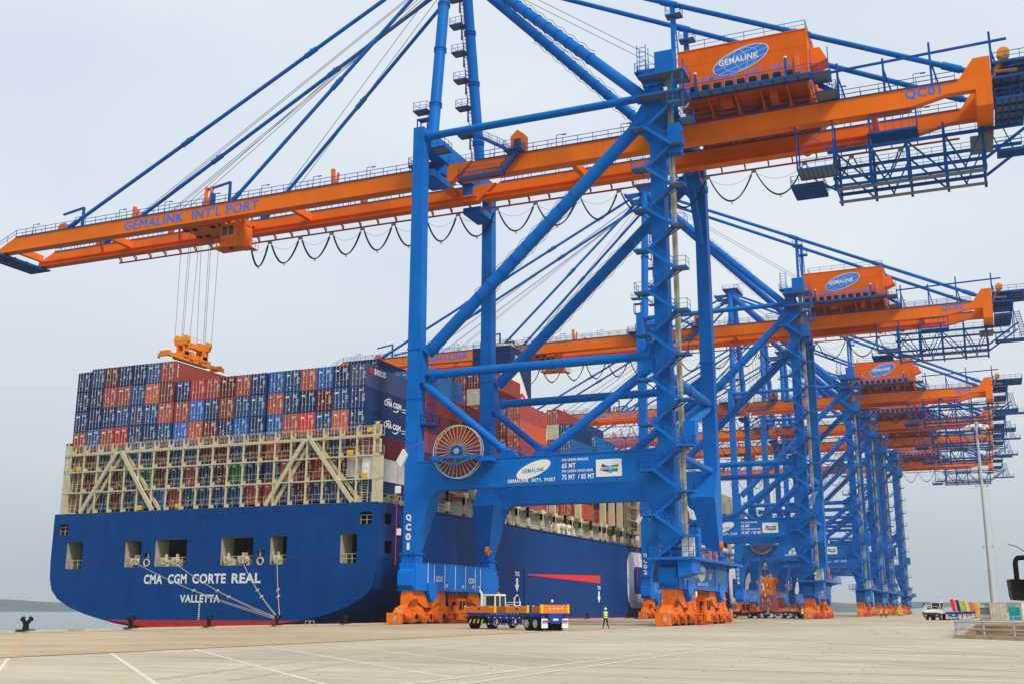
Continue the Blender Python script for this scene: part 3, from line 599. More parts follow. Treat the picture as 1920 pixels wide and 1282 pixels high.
    # gantry bogies, one set per corner
    for x0 in (0, G):
        for s in (-1, 1):
            c = s*8.0; m = M()
            prof = [(-4.4,3.9),(-1.5,3.9),(-.95,3.3),(-.5,2.75),(.5,2.75),(.95,3.3),(1.5,3.9),(4.4,3.9),(4.6,3.1),(4.6,1.7),(3.4,1.7),(3.2,2.7),(1.0,1.95),(-1.0,1.95),(-3.2,2.7),(-3.4,1.7),(-4.6,1.7),(-4.6,3.1)]
            m.prism([(c+a, z) for a, z in prof], 0, x0-.75, x0+.75, 'x')
            for a in (-4.4, 3.0): m.box((x0-.95, c+a, 2.95), (x0+.95, c+a+1.4, 3.1))
            eq = P(m, 'equalizer_beam', ORGD)
            for k in (-1, 1):
                d = c+k*3.75; m = M()
                m.prism([(d-3.1,1.2),(d-2.4,1.9),(d-.8,2.3),(d+.8,2.3),(d+2.4,1.9),(d+3.1,1.2),(d+2.9,.95),(d-2.9,.95)], 0, x0-.62, x0+.62, 'x')
                se = P(m, 'sub_equalizer', ORGD, eq)
                for j in (-1, 1):
                    q = d+j*1.75; m = M()
                    m.prism([(q-1.5,.5),(q-1.3,1.15),(q-.4,1.35),(q+.4,1.35),(q+1.3,1.15),(q+1.5,.5),(q+1.2,.25),(q-1.2,.25)], 0, x0-.5, x0+.5, 'x')
                    for u in (-.75, .75): m.tube((x0-.2, q+u, .36), (x0+.2, q+u, .36), .36, 14, m=1)
                    m.box((x0+.5, q-.2, .4), (x0+1.0, q+.55, 1.0)); m.tube((x0+.9, q-.9, .7), (x0+.9, q-.15, .7), .25, 10, m=2); m.box((x0-1.0, q-.5, .4), (x0-.5, q+.4, 1.0)); m.tube((x0+1.0, q+.3, .5), (x0+1.15, q+.3, .5), .3, 10, m=2)
                    m.box((x0+.9, q+.7, .1), (x0+1.05, q+.85, 1.3)); m.box((x0+.66, q-1.2, .6), (x0+.7, q-.7, 1.2), 3)
                    P(m, 'wheel_bogie', [ORGD, BLACK, mat('motor_dark_orange', (.42, .09, .02)), DARK], eq)
            m = M(); ye = c+s*7.6
            m.box((x0-.7, ye-.45, .08), (x0+.9, ye+.45, 1.35)); m.box((x0+.2, ye-.46 if s < 0 else ye+.44, .5), (x0+.6, ye-.44 if s < 0 else ye+.46, 1), 1)
            m.beam((x0+1.1, c-7.8, 1.3), (x0+1.1, c+6.6, 1.3), .07)
            for i in range(6): m.beam((x0+1.1, c-7.4+i*2.6, .15), (x0+1.1, c-7.4+i*2.6, 1.3), .07)
            m.box((x0+.55, ye+(-.2 if s > 0 else .1), 1.35), (x0+.9, ye+.3, 1.65), 1)
            P(m, 'bogie_guard', [ORGD, GREY])
            m = M()
            for i in range(6): a = c-5.6+i*.32; m.face([(x0+.79, a, 2.0), (x0+.79, a+.16, 2.0), (x0+.79, a+.75, 2.75), (x0+.79, a+.59, 2.75)])
            m.build('warning_stripes', BLACK, eq)
        m = M()
        for y in (-2.6, -.6, 1.4):
            for dx in (-.9, .9): m.beam((x0+dx, y, .2), (x0+dx, y, 4.0), .14)
        for dx in (-.9, .9):
            for z in (1.6, 2.8, 3.8): m.beam((x0+dx, -2.6, z), (x0+dx, 1.4, z), .1)
            for a, b in ((-2.6, -.6), (-.6, 1.4)): m.beam((x0+dx, a, 2.8), (x0+dx, b, 3.9), .08); m.beam((x0+dx, b, 2.8), (x0+dx, a, 3.9), .08)
        m.box((x0-.9, -2.8, .1), (x0+1.1, 2.4, .4)); P(m, 'anchor_frame', REDO)
        m = M(); m.box((x0+.1, -.6, .4), (x0+1.3, 1.6, 3.1)); m.box((x0+1.3, -.35, 1.7), (x0+1.33, .35, 2.8), 1); m.box((x0+1.3, .65, 1.7), (x0+1.33, 1.35, 2.8), 1); m.box((x0+.4, -.63, 1.7), (x0+1.0, -.6, 2.7), 1); m.box((x0+.9, -1.4, 1.2), (x0+1.3, -.8, 2.2), 2)
        P(m, 'control_cabin', [ORGD, DARK, ORG])
    return root
def id_marks(root, s):
    m = M(); text_mb(m, s, (60.9, -4.81, 60.05), (1, 0, 0), (0, 0, 1), 4.0, 1.4, .03); m.build('girder_number', LTBLUE, root)
    m = M()
    for i, ch in enumerate(s): text_mb(m, ch, (-.5 if ch != '1' else -.3, -12.15, 12.25-i*1.15), (1, 0, 0), (0, 0, 1), .75 if ch != '1' else .4, .85, .05)
    for y in (-7.0, 2.6): text_mb(m, s, (1.15, y, 5.0), (0, 1, 0), (0, 0, 1), 1.9, .8, .04)
    for y in (-5.2, 1.8): text_mb(m, s, (G+1.15, y, 5.2), (0, 1, 0), (0, 0, 1), 1.6, .8, .04)
    m.build('crane_number', WHITE, root)
def make_trolley(root, x):
    m = M(); m.box((x-5.5, -3.3, 60.3), (x+5.5, -2.6, 61.0)); m.box((x-5.5, 2.6, 60.3), (x+5.5, 3.3, 61.0))
    for dx in (-5, -2, 1.5, 5): m.box((x+dx-.3, -2.6, 60.0), (x+dx+.3, 2.6, 60.8))
    m.box((x-4, -2.2, 59.4), (x+3, 2.2, 60.0)); m.box((x-1.5, -3, 61), (x+2.5, 3, 61.6))
    for dx in (-4, -2.4, 1, 2.6):
        for y in (-1.6, 1.6): m.tube((x+dx, y-.2, 59.7), (x+dx, y+.2, 59.7), .6, 14, m=1)
    for dx in (-4.6, 4.6):
        for y in (-3.5, 3.5): m.tube((x+dx, y-.2, 60.5), (x+dx, y+.2, 60.5), .4, 12, m=1)
    t = m.build('trolley', [ORGD, DARK], root)
    m = M(); a = x+3.4; m.box((a, -2.6, 56.2), (a+2.9, -.2, 59.0)); m.box((a-1.2, -2.8, 55.3), (a+3.1, -.0, 55.5)); m.box((a+2.9, -2.6, 55.2), (a+4.0, .0, 58.6)); [m.beam((a+xx, yy, 58.5), (a+xx, yy, 60.4), .18) for xx in (.2, 2.8, 3.9) for yy in (-2.5, -.3)]
    m.hexa([(a-.2,-2.4,55.4),(a+2.9,-2.4,55.4),(a+2.9,-.4,55.4),(a-.2,-.4,55.4),(a,-2.6,56.2),(a+2.9,-2.6,56.2),(a+2.9,-.2,56.2),(a,-.2,56.2)])
    m.box((a+.3, -2.64, 57.2), (a+1.2, -2.6, 58.6), 1); m.box((a+1.5, -2.64, 57.2), (a+2.4, -2.6, 58.6), 1); m.box((a-.03, -2.3, 56.8), (a, -.5, 58.7), 1)
    m.rail([(a+2.9, -2.8, 55.5), (a-1.2, -2.8, 55.5), (a-1.2, 0, 55.5)], sp=.9, t=.07); m.box((a+4.4, -2.6, 54.9), (a+5.4, -.2, 55.0)); m.rail([(a+4.4, -2.6, 55), (a+5.4, -2.6, 55), (a+5.4, -.2, 55)], sp=.8)
    for k in range(4): m.beam((a+3.1+k*.4, -2.7, 55.5), (a+3.1+k*.4, -2.7, 59.8), .15)
    m.tube((a+1.8, -2, 54.9), (a+1.8, -2, 55.3), .3, 8, m=1)
    m.build('operator_cab', [ORGD, GLASS, DARK], t)
def make_spreader(x, y, z, ztop, label, rz=0):   # world units, length along y
    r = empty('spreader', (x, y, z), rz, label=label, category='spreader', group='spreaders hanging from the cranes')
    m = MB()
    m.box((-.55, -3.7, -.05), (.55, 3.7, .85)); m.box((-.75, -1.2, .3), (.75, -.4, 1.5)); m.box((-.9, .8, .3), (.9, 1.3, 1.2)); m.box((-.3, -5.6, .1), (-.05, 5.6, .55)); m.box((.05, -5.9, .1), (.3, 5.9, .55)); m.box((-.7, -2.6, .5), (.7, -1.4, 1.3)); m.box((-.7, 1.4, .5), (.7, 2.6, 1.3)); m.box((-.6, -.8, .5), (.6, .7, 1.2)); m.box((-.36, -1, .2), (-.38, .4, .6), 1)
    m.build('telescopic_frame', [mat('spreader_orange', (.85, .24, .015), .45, .12, dirt=(.2, .06, .02), dirt_amt=.5, scale=2), WHITE], r)
    for s in (-1, 1):
        m = MB(); m.hexa([(-1.22, s*5.75, -.1), (1.22, s*5.75, -.1), (1.22, s*6.1, -.1), (-1.22, s*6.1, -.1), (-.8, s*5.75, .7), (.8, s*5.75, .7), (.8, s*6.1, .7), (-.8, s*6.1, .7)])
        for u in (-1.15, 1.15): m.box((u-.12, s*5.8, -.35), (u+.12, s*6.05, .3))
        m.build('end_beam', MAT['spreader_orange'], r)
    m = MB(); m.box((-.5, -2.9, 2.1), (.5, 2.9, 2.85))
    for s in (-1, 1):
        m.box((-.7, s*2.2-.6, .8), (-.4, s*2.2+.6, 2.4)); m.box((.4, s*2.2-.6, .8), (.7, s*2.2+.6, 2.4)); m.box((-1.1, s*2.5-.35, 2.2), (1.1, s*2.5+.35, 2.9))
    m.rail([(-.3, -2.2, 2.8), (-.3, 2.2, 2.8)], sp=.9, t=.04); m.build('headblock', MAT['spreader_orange'], r)
    for s in (-1, 1):
        for u in (-.75, .75): m = MB(); m.tube((u, s*2.5-.25, 3.0), (u, s*2.5+.25, 3.0), .62, 18); m.build('rope_sheave', mat('sheave_yellow', (.85, .35, .02)), r)
    H = ztop-z
    m = MB()
    for s in (-1, 1):
        for u in (-1.35, -.15, .15, 1.35): m.tube((u, s*2.5, 3.1), (u*1.25, s*2.3, H), .035, 5)
    m.build('hoist_rope', WIRE, r)
    return r
# ------------------------------------------------------------------ setting
def plate_with_holes(name, outer, holes, to3, mats, parent=None, th=.12):
    cu = bpy.data.curves.new('p', 'CURVE'); cu.dimensions = '2D'; cu.fill_mode = 'BOTH'; cu.extrude = th/2
    for pts in [outer]+holes:
        sp = cu.splines.new('POLY'); sp.points.add(len(pts)-1)
        for i, (a, b) in enumerate(pts): sp.points[i].co = (a, b, 0, 1)
        sp.use_cyclic_u = True
    o = bpy.data.objects.new('p', cu); col.objects.link(o); bpy.context.view_layer.update()
    me = bpy.data.meshes.new_from_object(o.evaluated_get(bpy.context.evaluated_depsgraph_get()))
    V = [to3(v.co.x, v.co.y, v.co.z) for v in me.vertices]; F = [tuple(p.vertices) for p in me.polygons]
    bpy.data.objects.remove(o); bpy.data.curves.remove(cu); bpy.data.meshes.remove(me)
    m = MB(); m.idx(V, F); return m.build(name, mats, parent)
def rrect(x0, z0, x1, z1, r=.35, n=4):
    P = []
    for cx, cz, a0 in ((x1-r, z1-r, 0), (x0+r, z1-r, 90), (x0+r, z0+r, 180), (x1-r, z0+r, 270)):
        for i in range(n+1): a = R(a0+90*i/n); P.append((cx+r*math.cos(a), cz+r*math.sin(a)))
    return P
# concrete quay
def concrete():
    m = bpy.data.materials.new('quay_concrete'); m.use_nodes = True; t = m.node_tree; n = t.nodes; l = t.links; b = n['Principled BSDF']
    g = n.new('ShaderNodeNewGeometry')
    def noise(sc, mscale, det=8, rot=0):
        mp_ = n.new('ShaderNodeMapping'); mp_.inputs['Scale'].default_value = mscale; mp_.inputs['Rotation'].default_value = (0, 0, rot); l.new(g.outputs['Position'], mp_.inputs[0])
        z = n.new('ShaderNodeTexNoise'); z.inputs['Scale'].default_value = sc; z.inputs['Detail'].default_value = det; z.inputs['Roughness'].default_value = .62; l.new(mp_.outputs[0], z.inputs[0]); return z
    a = noise(.35, (.45, 1.6, 1), rot=-.4); c = noise(.05, (1, 1, 1), 5); d = noise(9, (1, 1, 1), 6); st = noise(.9, (.12, 1.4, 1), 9, rot=-.45)
    def ramp(src, p0, c0, p1, c1):
        r = n.new('ShaderNodeValToRGB'); r.color_ramp.elements[0].position = p0; r.color_ramp.elements[0].color = (*c0, 1); r.color_ramp.elements[1].position = p1; r.color_ramp.elements[1].color = (*c1, 1); l.new(src.outputs[0], r.inputs[0]); return r
    def mulx(x, y, f=1):
        k = n.new('ShaderNodeMix'); k.data_type = 'RGBA'; k.blend_type = 'MULTIPLY'; k.inputs[0].default_value = f; l.new(x, k.inputs[6]); l.new(y, k.inputs[7]); return k.outputs[2]
    base = ramp(a, .32, (.47, .41, .30), .68, (.62, .56, .43))
    o = mulx(base.outputs[0], ramp(c, .35, (.82, .8, .78), .65, (1.08, 1.07, 1.05)).outputs[0])
    o = mulx(o, ramp(st, .4, (.85, .835, .81), .62, (1.04, 1.04, 1.03)).outputs[0], .8)
    o = mulx(o, ramp(d, .3, (.9, .9, .9), .6, (1.03, 1.03, 1.03)).outputs[0])
    # browner, more worked strip between the crane rails
    sx_ = n.new('ShaderNodeSeparateXYZ'); l.new(g.outputs['Position'], sx_.inputs[0])
    mr = n.new('ShaderNodeMapRange'); mr.inputs[1].default_value = 31.4; mr.inputs[2].default_value = 31.7; mr.inputs[3].default_value = 1; mr.inputs[4].default_value = 0; l.new(sx_.outputs[0], mr.inputs[0])
    k = n.new('ShaderNodeMix'); k.data_type = 'RGBA'; k.blend_type = 'MULTIPLY'; l.new(mr.outputs[0], k.inputs[0]); l.new(o, k.inputs[6]); k.inputs[7].default_value = (.94, .85, .78, 1)
    # slab joints every 5 m
    br = n.new('ShaderNodeTexBrick'); br.offset = 0; br.inputs['Scale'].default_value = 1; br.inputs['Mortar Size'].default_value = .012; br.inputs['Brick Width'].default_value = 6; br.inputs['Row Height'].default_value = 5
    br.inputs['Color1'].default_value = (1, 1, 1, 1); br.inputs['Color2'].default_value = (.95, .95, .94, 1); br.inputs['Mortar'].default_value = (.72, .7, .66, 1); l.new(g.outputs['Position'], br.inputs[0])
    l.new(mulx(k.outputs[2], br.outputs[0], .8), b.inputs['Base Color'])
    b.inputs['Roughness'].default_value = .82; b.inputs['Specular IOR Level'].default_value = .3
    bp = n.new('ShaderNodeBump'); bp.inputs['Strength'].default_value = .25; bp.inputs['Distance'].default_value = .02; l.new(d.outputs[0], bp.inputs['Height']); l.new(bp.outputs[0], b.inputs['Normal'])
    return m
CONC = concrete()
K0 = Vector((60.8, -56.5, 0)); KD = Vector((3.71, -4.89, 0)).normalized()     # corner and direction of the pit kerb
K1 = K0+KD*26; PITY = 8.0; X1 = 420
m = MB()
hole = [(K0.x+.3, K0.y+.25), (K1.x, K1.y+.3), (K1.x+30, K1.y+.3), (K1.x+30, PITY), (K0.x+.3, PITY)]
Q = [(-3.4, -260, 0), (K0.x+.3, -260, 0), (K0.x+.3, 520, 0), (-3.4, 520, 0)]
m.face(Q); m.face([(K0.x+.3, -260, 0), (X1, -260, 0), (X1, K1.y+.3, 0), (K1.x, K1.y+.3, 0), (K0.x+.3, K0.y+.25, 0)])
m.face([(K1.x+30, K1.y+.3, 0), (X1, K1.y+.3, 0), (X1, PITY, 0), (K1.x+30, PITY, 0)]); m.face([(K0.x+.3, PITY, 0), (X1, PITY, 0), (X1, 520, 0), (K0.x+.3, 520, 0)])
m.face([(-3.4, -260, 0), (-3.4, 520, 0), (-3.4, 520, -5), (-3.4, -260, -5)]); m.face([(-3.4, 520, 0), (X1, 520, 0), (X1, 520, -5), (-3.4, 520, -5)])
m.build('quay_ground', CONC, kind='structure')
m = MB(); n = 24; a0 = (K0.x+.3, K0.y+.25); 
def pitz(x, y): return -2.6+.8*math.sin(x*.7+y*.3)*.5+(.9 if y > -20 else 0)
for i in range(n):
    for j in range(n):
        xs_ = [a0[0]+62*i/n, a0[0]+62*(i+1)/n]; ys_ = [-82+(PITY+82)*j/n, -82+(PITY+82)*(j+1)/n]
        m.face([(xs_[0], ys_[0], pitz(xs_[0], ys_[0])), (xs_[1], ys_[0], pitz(xs_[1], ys_[0])), (xs_[1], ys_[1], pitz(xs_[1], ys_[1])), (xs_[0], ys_[1], pitz(xs_[0], ys_[1]))], smooth=True)
for p, q in zip(hole, hole[1:]+hole[:1]): m.face([(*p, 0), (*q, 0), (*q, -4.5), (*p, -4.5)])
m.build('earth_pit', SOIL, kind='structure')
rgt = random.Random(3); m = MB()
for i in range(9):     # curved tyre marks
    x = rgt.uniform(20, 58); y = rgt.uniform(-118, 40); a = rgt.uniform(-.5, .5)+math.pi/2; ln = rgt.uniform(10, 45); c_ = rgt.uniform(-.02, .02); q = Vector((x, y, 0)); n_ = int(ln/2.5)
    for k in range(n_):
        a += c_; d = Vector((math.cos(a), math.sin(a), 0)); nn = Vector((-d.y, d.x, 0))
        for off in (-.95, .95): p0 = q+nn*off; m.face([p0-nn*.13+Vector((0,0,.002+.0003*(i%5))), p0+d*2.5-nn*.13+Vector((0,0,.002+.0003*(i%5))), p0+d*2.5+nn*.13+Vector((0,0,.002+.0003*(i%5))), p0+nn*.13+Vector((0,0,.002+.0003*(i%5)))])
        q = q+d*2.5
m.build('tyre_mark', mat('tyre_mark_grey', (.41, .36, .27), .85, .14, scale=2, dirt=(.52, .465, .355), dirt_amt=1.0), kind='structure')
# rails in the quay, painted lines
m = MB()
for x in (0, 31.53): m.box((x-.06, -130, -.02), (x+.06, 500, .012)); m.box((x-.16, -130, -.02), (x-.1, 500, .006)); m.box((x+.1, -130, -.02), (x+.16, 500, .006))
m.build('crane_rail_track', mat('rusty_rail', (.22, .09, .035), .6, .3, scale=2), kind='structure')
def strip(m, a, b, wd=.16, z=.004):
    a = Vector((*a, 0)); b = Vector((*b, 0)); d = (b-a).normalized(); nn = Vector((-d.y, d.x, 0))*wd/2; up = Vector((0, 0, z)); m.face([a-nn+up, b-nn+up, b+nn+up, a+nn+up])
wl = mat('worn_white_line', (.66, .64, .56), .7, .2, scale=2, dirt=(.5, .46, .36), dirt_amt=1.0)
m = MB()
for i in range(34):
    y = -110.3+i*4.93; strip(m, (31.95, y+9.8), (50.7, y+9.8-18.75), .12)
strip(m, (50.85, -128), (50.85, 330), .17, .008)
strip(m, (51.95, -128), (51.95, -75), .15, .008); strip(m, (51.95, -62), (51.95, 330), .15, .008)
for a, b in (((52, -86), (72, -103)), ((52.1, -74), (73, -93)), ((52.1, -64), (66, -88)), ((54, -108), (80, -100)), ((52, -98), (66, -98.6))): strip(m, a, b, .13, .012)
m.build('white_line_marking', wl, kind='structure')
m = MB(); oy = mat('worn_orange_line', (.72, .38, .06), .7, .25, scale=3, dirt=(.4, .33, .25), dirt_amt=.95)
for i in range(26):
    y = -100.5+i*4.93
    for k in range(12):
        x = 30.6-k*2.6; yy = y+(31.95-x); strip(m, (x, yy), (x-.9, yy+.9), .22)
strip(m, (30.9, -120), (30.9, 300), .12)
m.build('orange_dash_marking', oy, kind='structure')
m = MB()
for i in range(150):
    x = random.uniform(45, 68); y = random.uniform(-122, -70); s = random.uniform(.015, .05); m.tube((x, y, .0), (x, y, .006), s, 6)
m.build('oil_spots', mat('oil_spot_dark', (.06, .05, .045), .7), kind='structure')
m = MB(); m.box((-3.75, -260, -.35), (-3.15, 520, .14)); m.build('quay_edge_kerb', mat('edge_concrete', (.52, .47, .38), .8, .15, scale=1), kind='structure')
# water
m = MB(); m.face([(-9000, -3000, -3.2), (9000, -3000, -3.2), (9000, 12000, -3.2), (-9000, 12000, -3.2)])
wm = mat('water', (.12, .17, .18), .12, .1, scale=.02); t = wm.node_tree; b = t.nodes['Principled BSDF']
g = t.nodes.new('ShaderNodeNewGeometry'); mp_ = t.nodes.new('ShaderNodeMapping'); mp_.inputs['Scale'].default_value = (.35, 1.2, 1); t.links.new(g.outputs['Position'], mp_.inputs[0])
z = t.nodes.new('ShaderNodeTexNoise'); z.inputs['Scale'].default_value = .8; z.inputs['Detail'].default_value = 5; t.links.new(mp_.outputs[0], z.inputs[0])
bp = t.nodes.new('ShaderNodeBump'); bp.inputs['Strength'].default_value = .5; bp.inputs['Distance'].default_value = .3; t.links.new(z.outputs[0], bp.inputs['Height']); t.links.new(bp.outputs[0], b.inputs['Normal'])
m.build('water', wm, kind='structure')
# far shore hills
hm = mat('far_hill_green', (.045, .085, .08), .9, .3, scale=.01)
m = MB(); prev = None; rg = random.Random(4); DH = 3000
for i in range(160):
    a = R(-75+i*110/159); dx, dy = math.sin(a), math.cos(a)
    az = math.degrees(a)
    h = 24 if az < -44 else 30
    h = 24+3*math.sin(az*.5+1)+2*math.sin(az*1.3)+rg.uniform(-.8, .8)
    if az > -2.4: h = h-(az+2.4)*1.9
    h = max(h, 12)
    base = Vector((CAM.x+dx*DH, CAM.y+dy*DH, 0)); P_ = [base+Vector((0, 0, -4)), base+Vector((dx*40, dy*40, h*.45)), base+Vector((dx*160, dy*160, h)), base+Vector((dx*600, dy*600, h*.3-4))]
    if prev:
        for k in range(3): m.face([prev[k], P_[k], P_[k+1], prev[k+1]], smooth=True)
    prev = P_
m.build('far_shore_hills', hm, kind='structure')

# ------------------------------------------------------------------ container ship
ship = empty('container_ship', (-29.8, -11.8, -2), label='blue container ship moored stern first along the quay', category='ship')
SO = Vector((-29.8, -11.8, -2))
class SM(MB):   # mesh in world coordinates parented to the ship
    def build(s, name, mats, parent=None, **kw):
        s.v = [(x-SO.x, y-SO.y, z-SO.z) for x, y, z in s.v]; return MB.build(s, name, mats, parent or ship, **kw)
XC = -29.8; YS = -11.8; ZD = 14.4
tr = [(0,-1.0),(6,-.85),(9,-.45),(12.8,.0),(15.8,.38),(18.8,1.05),(21.6,1.95),(23.7,3.0),(24.9,4.2),(25.4,5.7),(25.55,8),(25.55,ZD)]
def section(y):
    t = min(1, max(0, (y-YS)/52)); o = []
    for i, (hx, z) in enumerate(tr):
        full = [(0,-4.6),(8,-4.6),(14,-4.6),(19,-4.6),(22.5,-4.6),(24.6,-4.3),(25.2,-3.6),(25.5,-2),(25.55,.3),(25.55,4),(25.55,8),(25.55,ZD)][i]
        s = t**.8; o.append((hx+(full[0]-hx)*s, z+(full[1]-z)*s))
    return o
ys = [YS+.1, -9, -4, 0, 5, 12, 20, 30, 42]+list(range(60, 290, 20))+[300, 320, 335, 345, 352]
m = SM(); secs = []
for y in ys:
    sc = section(y); bw = 1.0
    if y > 280: bw = max(.02, 1-((y-280)/72)**2)
    secs.append([(XC+hx*bw*sg, y, z+(2.2*(y-280)/72 if (y > 280 and z > 8) else 0)) for sg, seq in ((-1, list(reversed(sc))), (1, sc[1:])) for hx, z in seq])
# insert boot-topping split: faces below z=.35 are red
for a, b, y in zip(secs, secs[1:], ys):
    for i in range(len(a)-1):
        if y < -5 and i == len(a)-2: continue
        zc = (a[i][2]+a[i+1][2]+b[i][2]+b[i+1][2])/4
        m.face([a[i], b[i], b[i+1], a[i+1]], 1 if (zc < .2) else 0, smooth=True)
m.build('hull_side', [HULLS, BOOT])
m = SM()
m.face([(XC-25.5, YS+1, ZD-.02), (XC+25.5, YS+1, ZD-.02), (XC+25.5, 340, ZD-.02), (XC-25.5, 340, ZD-.02)]); m.build('main_deck', DECK)
outer = [(-x, z) for x, z in reversed(tr)]+[(x, z) for x, z in tr[1:]]
ops = [(-52.72, 6.95, -49.85, 10.58), (-42.6, 7.05, -39.85, 10.54), (-37.6, 7.08, -32.4, 10.63), (-27.1, 7.07, -22.1, 10.64), (-19.6, 7.1, -17.1, 10.64), (-9.45, 7.1, -7.06, 10.67), (-54.3, 11.5, -52.7, 12.95), (-6.8, 11.7, -5.1, 13.2),
       (-39.3, 8.2, -38.1, 8.9), (-21.5, 8.2, -20.3, 8.95)]
plate_with_holes('transom', [(a, b) for a, b in outer], [rrect(a-XC, b, c-XC, d, .3) for a, b, c, d in ops], lambda a, b, c: (a, c, b-SO.z), HULL, ship)
# transom boot topping band and side plate with two ports
m = SM(); pts = [(-12.9, .05), (-6, -.84), (0, -.99), (6, -.84), (12.9, .05), (15.2, .32), (-15.2, .32)]
m.prism([(XC+a, b) for a, b in pts], 0, YS-.09, YS-.065); m.build('transom_red_band', BOOT)
plate_with_holes('quarter_plate', [(-11.8, 7.9), (-4, 7.9), (-4, ZD), (-11.8, ZD)], [rrect(-10.2, 11.8, -8.5, 13.2, .25), rrect(-10.1, 8.3, -8.3, 9.8, .25)], lambda a, b, c: (25.5+c, a-SO.y, b-SO.z), HULLS, ship)
# mooring deck inside
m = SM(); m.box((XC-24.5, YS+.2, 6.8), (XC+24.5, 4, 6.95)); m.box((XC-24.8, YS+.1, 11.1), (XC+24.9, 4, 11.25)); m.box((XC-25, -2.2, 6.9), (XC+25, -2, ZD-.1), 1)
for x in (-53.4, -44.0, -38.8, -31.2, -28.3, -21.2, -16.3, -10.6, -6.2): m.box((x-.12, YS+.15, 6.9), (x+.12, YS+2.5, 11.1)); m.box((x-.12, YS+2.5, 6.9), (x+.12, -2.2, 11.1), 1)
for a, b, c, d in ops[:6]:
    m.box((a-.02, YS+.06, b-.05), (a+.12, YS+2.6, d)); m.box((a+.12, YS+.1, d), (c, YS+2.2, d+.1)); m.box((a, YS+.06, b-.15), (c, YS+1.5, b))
m.build('mooring_deck', [CREAMD, mat('mooring_bulkhead_shade', (.035, .03, .025), .8, .2)])  # back bulkhead and rear partitions coloured near black as painted interior shade
m = SM(); m.box((XC-24.9, YS+.1, ZD-.35), (XC+25.1, 0, ZD-.05)); m.build('deck_edge_strip', HULLS)
for i, (a, b, c, d) in enumerate(ops[:8]):
    m = SM(); m.rail([(a, YS+.25, b), (c, YS+.25, b)], h=1.15, sp=.9, t=.06); m.build('port_railing', CREAM)
for x in (-41.1, -40.6, -36.1, -34.3, -26.2, -23.9, -23.4, -18.6):
    m = SM(); m.box((x-.6, YS+.3, 7.0), (x+.6, YS+1.4, 8.0)); m.tube((x-.45, YS+.28, 7.9), (x+.45, YS+.28, 7.9), .28, 12); m.ring((x, YS+.1, 7.75), 'y', .42, .16, .25, 14); m.tube((x-.3, YS+.9, 8), (x-.3, YS+.9, 8.7), .2, 10); m.build('mooring_fairlead', CREAM)
for x, z in ((-38.75, 7.6), (-20.9, 7.55)): m = SM(); m.ring((x, YS-.12, z), 'y', .52, .16, .14, 20); m.build('panama_chock', CREAM)
m = SM(); U = (1, 0, 0); V = (0, 0, 1)
for s, xa, xb in (('CMA', -39.0, -36.0), ('CGM', -35.1, -32.1), ('CORTE', -31.2, -26.0), ('REAL', -25.1, -20.7)): text_mb(m, s, (xa, YS-.07, 4.85), U, V, xb-xa, 1.25, .035)
text_mb(m, 'VALLETTA', (-32.95, YS-.07, 2.5), U, V, 6.2, .98, .03)
for i in range(12): m.box((-29.95, YS-.085, -.25+i*.24), (-29.72, YS-.07, -.12+i*.24))
m.build('name_lettering', WHITE)
# side markings
m = SM(); xs_ = XC+25.55+.04
def C_letter(y0, y1, z0, z1, t):
    n = 6; ys_, zs_ = y1-y0, z1-z0; o = []; i_ = []
    def arc(cy, cz, r, a0, a1): return [(cy+r*math.cos(R(a0+(a1-a0)*k/n)), cz+r*math.sin(R(a0+(a1-a0)*k/n))) for k in range(n+1)]
    ro = 3.2; ri = 1.3
    O = [(y1, z0+3.9)]+list(reversed(arc(y1-ro, z0+ro, ro, -90, 0)))+list(reversed(arc(y0+ro, z0+ro, ro, 180, 270)))+list(reversed(arc(y0+ro, z1-ro, ro, 90, 180)))+list(reversed(arc(y1-ro, z1-ro, ro, 0, 90)))+[(y1, z1-3.9)]
    I = [(y1-t, z0+3.9)]+list(reversed(arc(y1-t-ri, z0+t*.62+ri, ri, -90, 0)))+list(reversed(arc(y0+t+ri, z0+t*.62+ri, ri, 180, 270)))+list(reversed(arc(y0+t+ri, z1-t*.62-ri, ri, 90, 180)))+list(reversed(arc(y1-t-ri, z1-t*.62-ri, ri, 0, 90)))+[(y1-t, z1-3.9)]
    for a, b, c, d in zip(O, O[1:], I[1:], I): m.face([(xs_, *a), (xs_, *b), (xs_, *c), (xs_, *d)])
C_letter(89.6, 106, 2.0, 13.2, 4.6); C_letter(186, 204, 2.0, 13.2, 4.6)
text_mb(m, 'M', (xs_, 114, 2.2), (0, 1, 0), V, 21, 10.7, .06); text_mb(m, 'A', (xs_, 139, 2.2), (0, 1, 0), V, 19, 10.7, .06); text_mb(m, 'G', (xs_, 208, 2.2), (0, 1, 0), V, 17, 10.7, .06); text_mb(m, 'M', (xs_, 230, 2.2), (0, 1, 0), V, 21, 10.7, .06)
for y, z in ((31.7, 4.3), (71.4, 2.9)):
    m.face([(xs_, y, z), (xs_, y+.9, z+1.1), (xs_, y+.4, z+1.1), (xs_, y+.4, z+2.1), (xs_, y-.4, z+2.1), (xs_, y-.4, z+1.1), (xs_, y-.9, z+1.1)]); text_mb(m, 'TUG', (xs_, y-.9, z+2.4), (0, 1, 0), V, 1.8, .7)
for i in range(20):
    a, b = 2*math.pi*i/20, 2*math.pi*(i+1)/20; P_ = lambda t, r: (xs_, 31.7+1.15*r*math.cos(t), 2.8+1.15*r*math.sin(t)); m.face([P_(a, 1), P_(b, 1), P_(b, .72), P_(a, .72)])
m.box((xs_-.02, 46.5, 2.9), (xs_, 47.4, 3.3)); m.build('side_lettering', mat('bright_white_paint', (.93, .93, .92), .45, .03))
